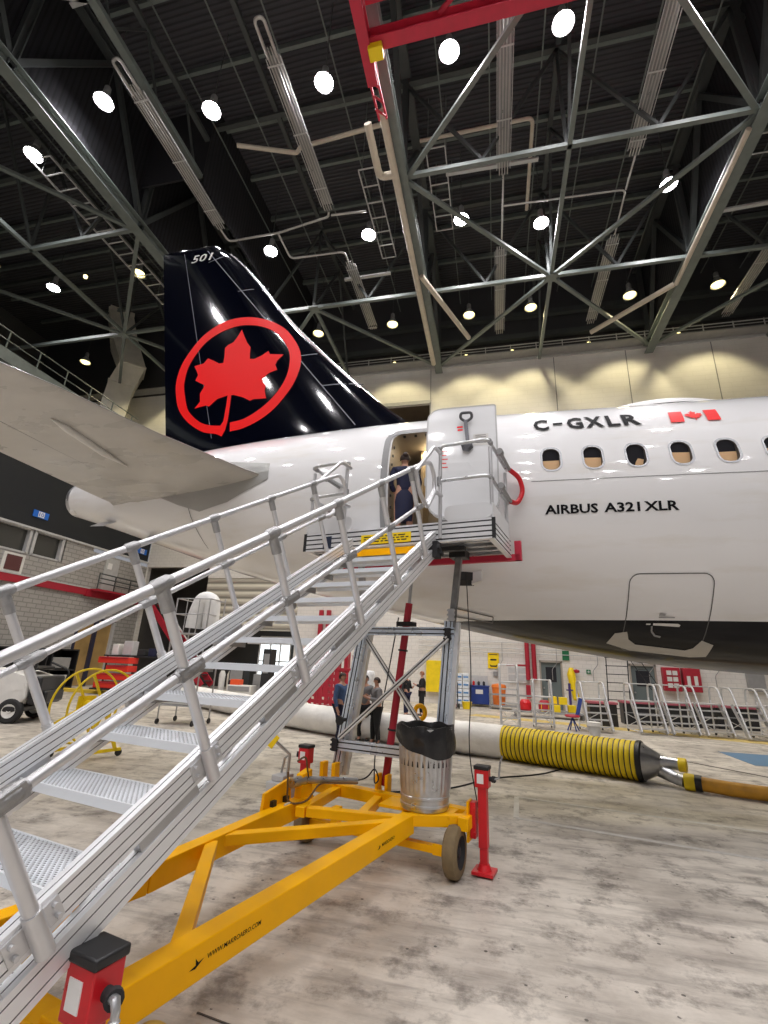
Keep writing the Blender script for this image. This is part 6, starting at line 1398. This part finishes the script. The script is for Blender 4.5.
# yellow hose reel
t = thing('hose_reel', 'empty yellow steel reel with two open rims on a castor stand, left', 'hose reel', (-7.4, 8.1, 0), R(-14))
for s in (-1, 1):
    cx = s*0.27
    MB().tube([(cx, 0.66*math.cos(a), 0.86+0.66*math.sin(a)) for a in np.linspace(0, 2*math.pi, 41)[:-1]], 0.020, 8, closed=True).build('rim', HOSEY, t)
    for k in range(4):
        a = k*math.pi/2+0.5; MB().bar((cx, 0.10*math.cos(a), 0.86+0.10*math.sin(a)), (cx, 0.66*math.cos(a), 0.86+0.66*math.sin(a)), 0.03, 0.05, (1, 0, 0)).build('spoke', HOSEY, t)
    MB().lathe([(0.001, -0.015), (0.24, -0.015), (0.24, 0.015), (0.001, 0.015)], c=(cx, 0, 0.86), axis=(1, 0, 0), n=4).build('hub_plate', HOSEY, t)
    MB().bar((cx+s*0.08, -0.35, 0.10), (cx+s*0.08, 0, 0.86), 0.05, 0.05).bar((cx+s*0.08, 0.35, 0.10), (cx+s*0.08, 0, 0.86), 0.05, 0.05).bar((cx+s*0.08, -0.45, 0.12), (cx+s*0.08, 0.45, 0.12), 0.05, 0.05).build('stand', HOSEY, t)
MB().cyl((-0.36, 0, 0.86), (0.36, 0, 0.86), 0.09, 14).build('drum', HOSEY, t)
for x in (-0.35, 0.35):
    for y in (-0.42, 0.42): MB().lathe([(0.03, -0.02), (0.06, -0.02), (0.065, 0), (0.06, 0.02), (0.03, 0.02)], c=(x, y, 0.065), axis=(1, 0, 0), n=16).build('castor', RUBBERK, t)
# wire cage trolley with white hose roll
t = thing('cage_trolley', 'tall wire cage trolley on castors behind the stairs, left', 'trolley', (-8.7, 12.6, 0))
mb = MB()
for x in (-9.2, -8.1):
    for y in (12.4, 13.2): mb.cyl((x, y, 0.15), (x, y, 3.45 if y < 13 else 3.55), 0.022, 6)
for z in (0.5, 0.8, 2.45, 3.0, 3.45):
    for y in (12.4, 13.2): mb.cyl((-9.2, y, z), (-8.1, y, z), 0.018, 6)
    for x in (-9.2, -8.1): mb.cyl((x, 12.4, z), (x, 13.2, z), 0.018, 6)
for x in (-8.85, -8.45): mb.cyl((x, 12.4, 2.45), (x, 12.4, 3.45), 0.014, 6)
mb.build('cage', STEEL, t, world=True)
MB().b2((-9.2, 12.4, 0.5), (-8.1, 13.2, 0.54)).b2((-9.2, 12.4, 2.43), (-8.1, 13.2, 2.46)).build('shelf', GREY, t, world=True)
for x in (-9.2, -8.1):
    for y in (12.4, 13.2): MB().lathe([(0.07, -0.02), (0.075, 0), (0.07, 0.02)], c=(x, y, 0.075), axis=(1, 0, 0), n=14).build('castor', BLACK, t, world=True)
tag(MB().tube(arc_round([(-8.80, 12.8, 2.62), (-8.78, 12.8, 3.0), (-8.62, 12.8, 3.5), (-8.32, 12.85, 3.45), (-8.3, 12.9, 2.62)], 0.3, 6), 0.24, 18).build('rolled_duct', mat('duct_roll_white', (0.78, 0.78, 0.77), 0.6, 0, 0.08, 4, 0.5, 12), ang=70), 'bulging white duct bundle stuffed in the top of the wire cage trolley', 'duct roll')
# red tool trays
for i in range(4):
    o = boxthing('tool_tray', 'red tool tray '+['at the bottom of the stack left of the cage trolley', 'second from the bottom of the stack', 'third, shorter tray of the stack', 'top long tray of the stack'][i], 'tray', (-17.9+(0.5 if i == 2 else 0), 19.2, 0.28+0.36*i), (-16.2, 19.8, 0.55+0.36*i), mat('tray_red', (0.72, 0.03, 0.015), 0.45) if i == 0 else bpy.data.materials['tray_red'], 0.03)
    MB().b2((-17.8+(0.5 if i == 2 else 0), 19.16, 0.50+0.36*i), (-16.3, 19.2, 0.54+0.36*i)).build('tray_lip', DKRED, o)
t = thing('tray_stand', 'dark trolley carrying the stack of red trays', 'trolley', (-17, 19.5, 0))
MB().b2((-18.0, 19.15, 0.2), (-14.8, 19.9, 0.27)).b2((-18.0, 19.6, 1.66), (-14.8, 20.2, 1.72)).build('shelf', DARK, t, world=True)
for x in (-17.95, -14.85): MB().bar((x, 19.8, 0), (x, 19.8, 1.7), 0.06, 0.06, (0, 1, 0)).build('post', DARK, t, world=True)
for i, (x, w_, h_, mt_, nm) in enumerate(((-17.7, 0.35, 0.5, OFFW, 'white round-topped instrument'), (-17.1, 0.5, 0.65, LGREY, 'pale grey boxed instrument'), (-16.3, 0.4, 0.3, DARK, 'dark box'), (-15.7, 0.35, 0.35, NAVY, 'navy box'), (-15.2, 0.3, 0.22, GREY, 'small grey case'))):
    boxthing('instrument_box', nm+' on the trolley above the red trays', 'box', (x, 19.7, 1.72), (x+w_, 20.1, 1.72+h_), mt_, 0.03)
# clutter under the far bay
cl = [(-14.2, 24.5, 0.9, 1.3, DARK, 'tall dark cabinet at the left of the far bay'), (-13.0, 25.0, 0.7, 1.0, GREY, 'grey machine in the far bay'), (-11.3, 22.5, 0.45, 2.3, DARK, 'tall black pillar cabinet before the bright window'), (-12.9, 22.2, 1.3, 0.55, OFFW, 'low white case before the bright window')]
for x, y, w_, h_, mt_, nm in cl:
    o = boxthing('cabinet', nm, 'cabinet', (x, y, 0), (x+w_, y+0.6, h_), mt_, 0.03); MB().b2((x+0.08, y-0.02, h_*0.5), (x+w_-0.08, y, h_*0.9)).build('cabinet_door', GREY, o)
boxthing('orange_case', 'orange-red case standing on the low white case', 'case', (-12.8, 22.3, 0.55), (-12.3, 22.7, 0.80), mat('case_orange', (0.8, 0.09, 0.02), 0.5))
for i, x in enumerate((-15.0, -14.5, -14.0)):
    tag(MB().lathe([(0.16, 0), (0.18, 0.9), (0.10, 1.1)], c=(x, 25.2, 0), n=14).build('gas_cylinder', OFFW if i != 1 else CREAM), 'pale upright gas cylinder in the far bay, '+['left', 'middle', 'right'][i], 'gas cylinder')
t = tag(MB().lathe([(0.001, -0.02), (0.26, -0.02), (0.26, 0.02), (0.001, 0.02)], c=(-9.9, 24.5, 1.9), axis=(0, 1, 0), n=8).build('stop_sign', DKRED), 'red octagonal road sign before the bright bay window', 'sign')
MB().cyl((-9.9, 24.53, 0), (-9.9, 24.53, 1.9), 0.03, 8).build('sign_post', STEEL, t)
MB().b2((-10.07, 24.46, 1.87), (-9.73, 24.48, 1.93)).build('sign_bar', WHITE, t)
# red columns and lattice gate behind the people
for i, x in enumerate((-9.6, -9.15)):
    tag(MB().bar((x, 25.75, 0), (x, 25.75, 4.6), 0.22, 0.2, (0, 1, 0)).build('red_column', DKRED), 'dark red column on the back wall left of the tower, '+('left' if i == 0 else 'right')+' of the pair', 'column')
t = thing('lattice_gate', 'dark red lattice gate standing behind the white duct', 'gate', (-6.9, 19.0, 0))
MB().b2((-8.2, 18.95, 0.1), (-8.1, 19.05, 1.55)).b2((-5.6, 18.95, 0.1), (-5.5, 19.05, 2.1)).b2((-8.2, 18.95, 1.5), (-5.5, 19.05, 1.6)).b2((-8.2, 18.95, 0.1), (-5.5, 19.05, 0.2)).build('gate_frame', DKRED, t, world=True)
mb = MB()
for x in np.arange(-8.0, -5.6, 0.22): mb.b2((x, 18.97, 0.15), (x+0.11, 19.0, 1.55))
for z in np.arange(0.25, 1.5, 0.24): mb.b2((-8.15, 19.0, z), (-5.55, 19.03, z+0.13))
mb.build('lattice', DKRED, t, world=True)
for x in (-8.0, -5.7): MB().b2((x-0.2, 18.7, 0), (x+0.2, 19.3, 0.1)).build('gate_foot', GREY, t, world=True)
for i in range(4):
    boxthing('red_rack', 'dark red upright rack behind the people, %s from the left' % ORD[i], 'rack', (-8.0+0.42*i, 21.5, 0), (-7.82+0.42*i, 21.9, 2.3), DKRED, 0, 'dark red upright racks')
boxthing('white_bale', 'white lumpy bale behind the person in the grey shirt', 'bale', (-4.75, 15.6, 0), (-3.95, 16.3, 1.6), mat('bale_white', (0.75, 0.76, 0.78), 0.7, 0, 0.3, 6, 0.8, 7), 0.12)
# red staircase up to the mezzanine
t = thing('red_staircase', 'dark red steel staircase descending from the upper office floor', 'staircase', (-19, 24, 0))
MB().bar((-20.06, 24.2, 4.95), (-15.6, 24.2, 0.3), 0.12, 0.32).build('stringer', DKRED, t, world=True)
MB().bar((-20.06, 25.2, 4.95), (-15.6, 25.2, 0.3), 0.12, 0.32).build('stringer', DKRED, t, world=True)
for k in range(14): MB().b2((-19.9+0.31*k, 24.25, 4.7-0.323*k), (-19.6+0.31*k, 25.15, 4.74-0.323*k)).build('step', DARK, t, world=True)
MB().bar((-19.9, 24.15, 5.6), (-16.37, 24.15, 6.8), 0.10, 0.22).build('upper_rail', CRANE, t, world=True)
MB().cyl((-20.0, 24.2, 5.9), (-15.6, 24.2, 1.3), 0.04, 8).build('hand_rail', LGREY, t, world=True)
# yellow lifting eye behind the dustbin
t = thing('lifting_eye', 'yellow painted ring bollard behind the dustbin', 'bollard', (-1.33, 8.9, 0))
MB().box((0, 0, 0.48), (0.09, 0.06, 0.96)).build('stem', YELLOW, t); MB().box((0, 0, 0.03), (0.5, 0.4, 0.06)).build('base', YELLOW, t)
MB().tube([(0.09*math.cos(a), 0, 1.05+0.11*math.sin(a)) for a in np.linspace(0, 2*math.pi, 25)[:-1]], 0.04, 8, closed=True).build('ring', YELLOW, t)
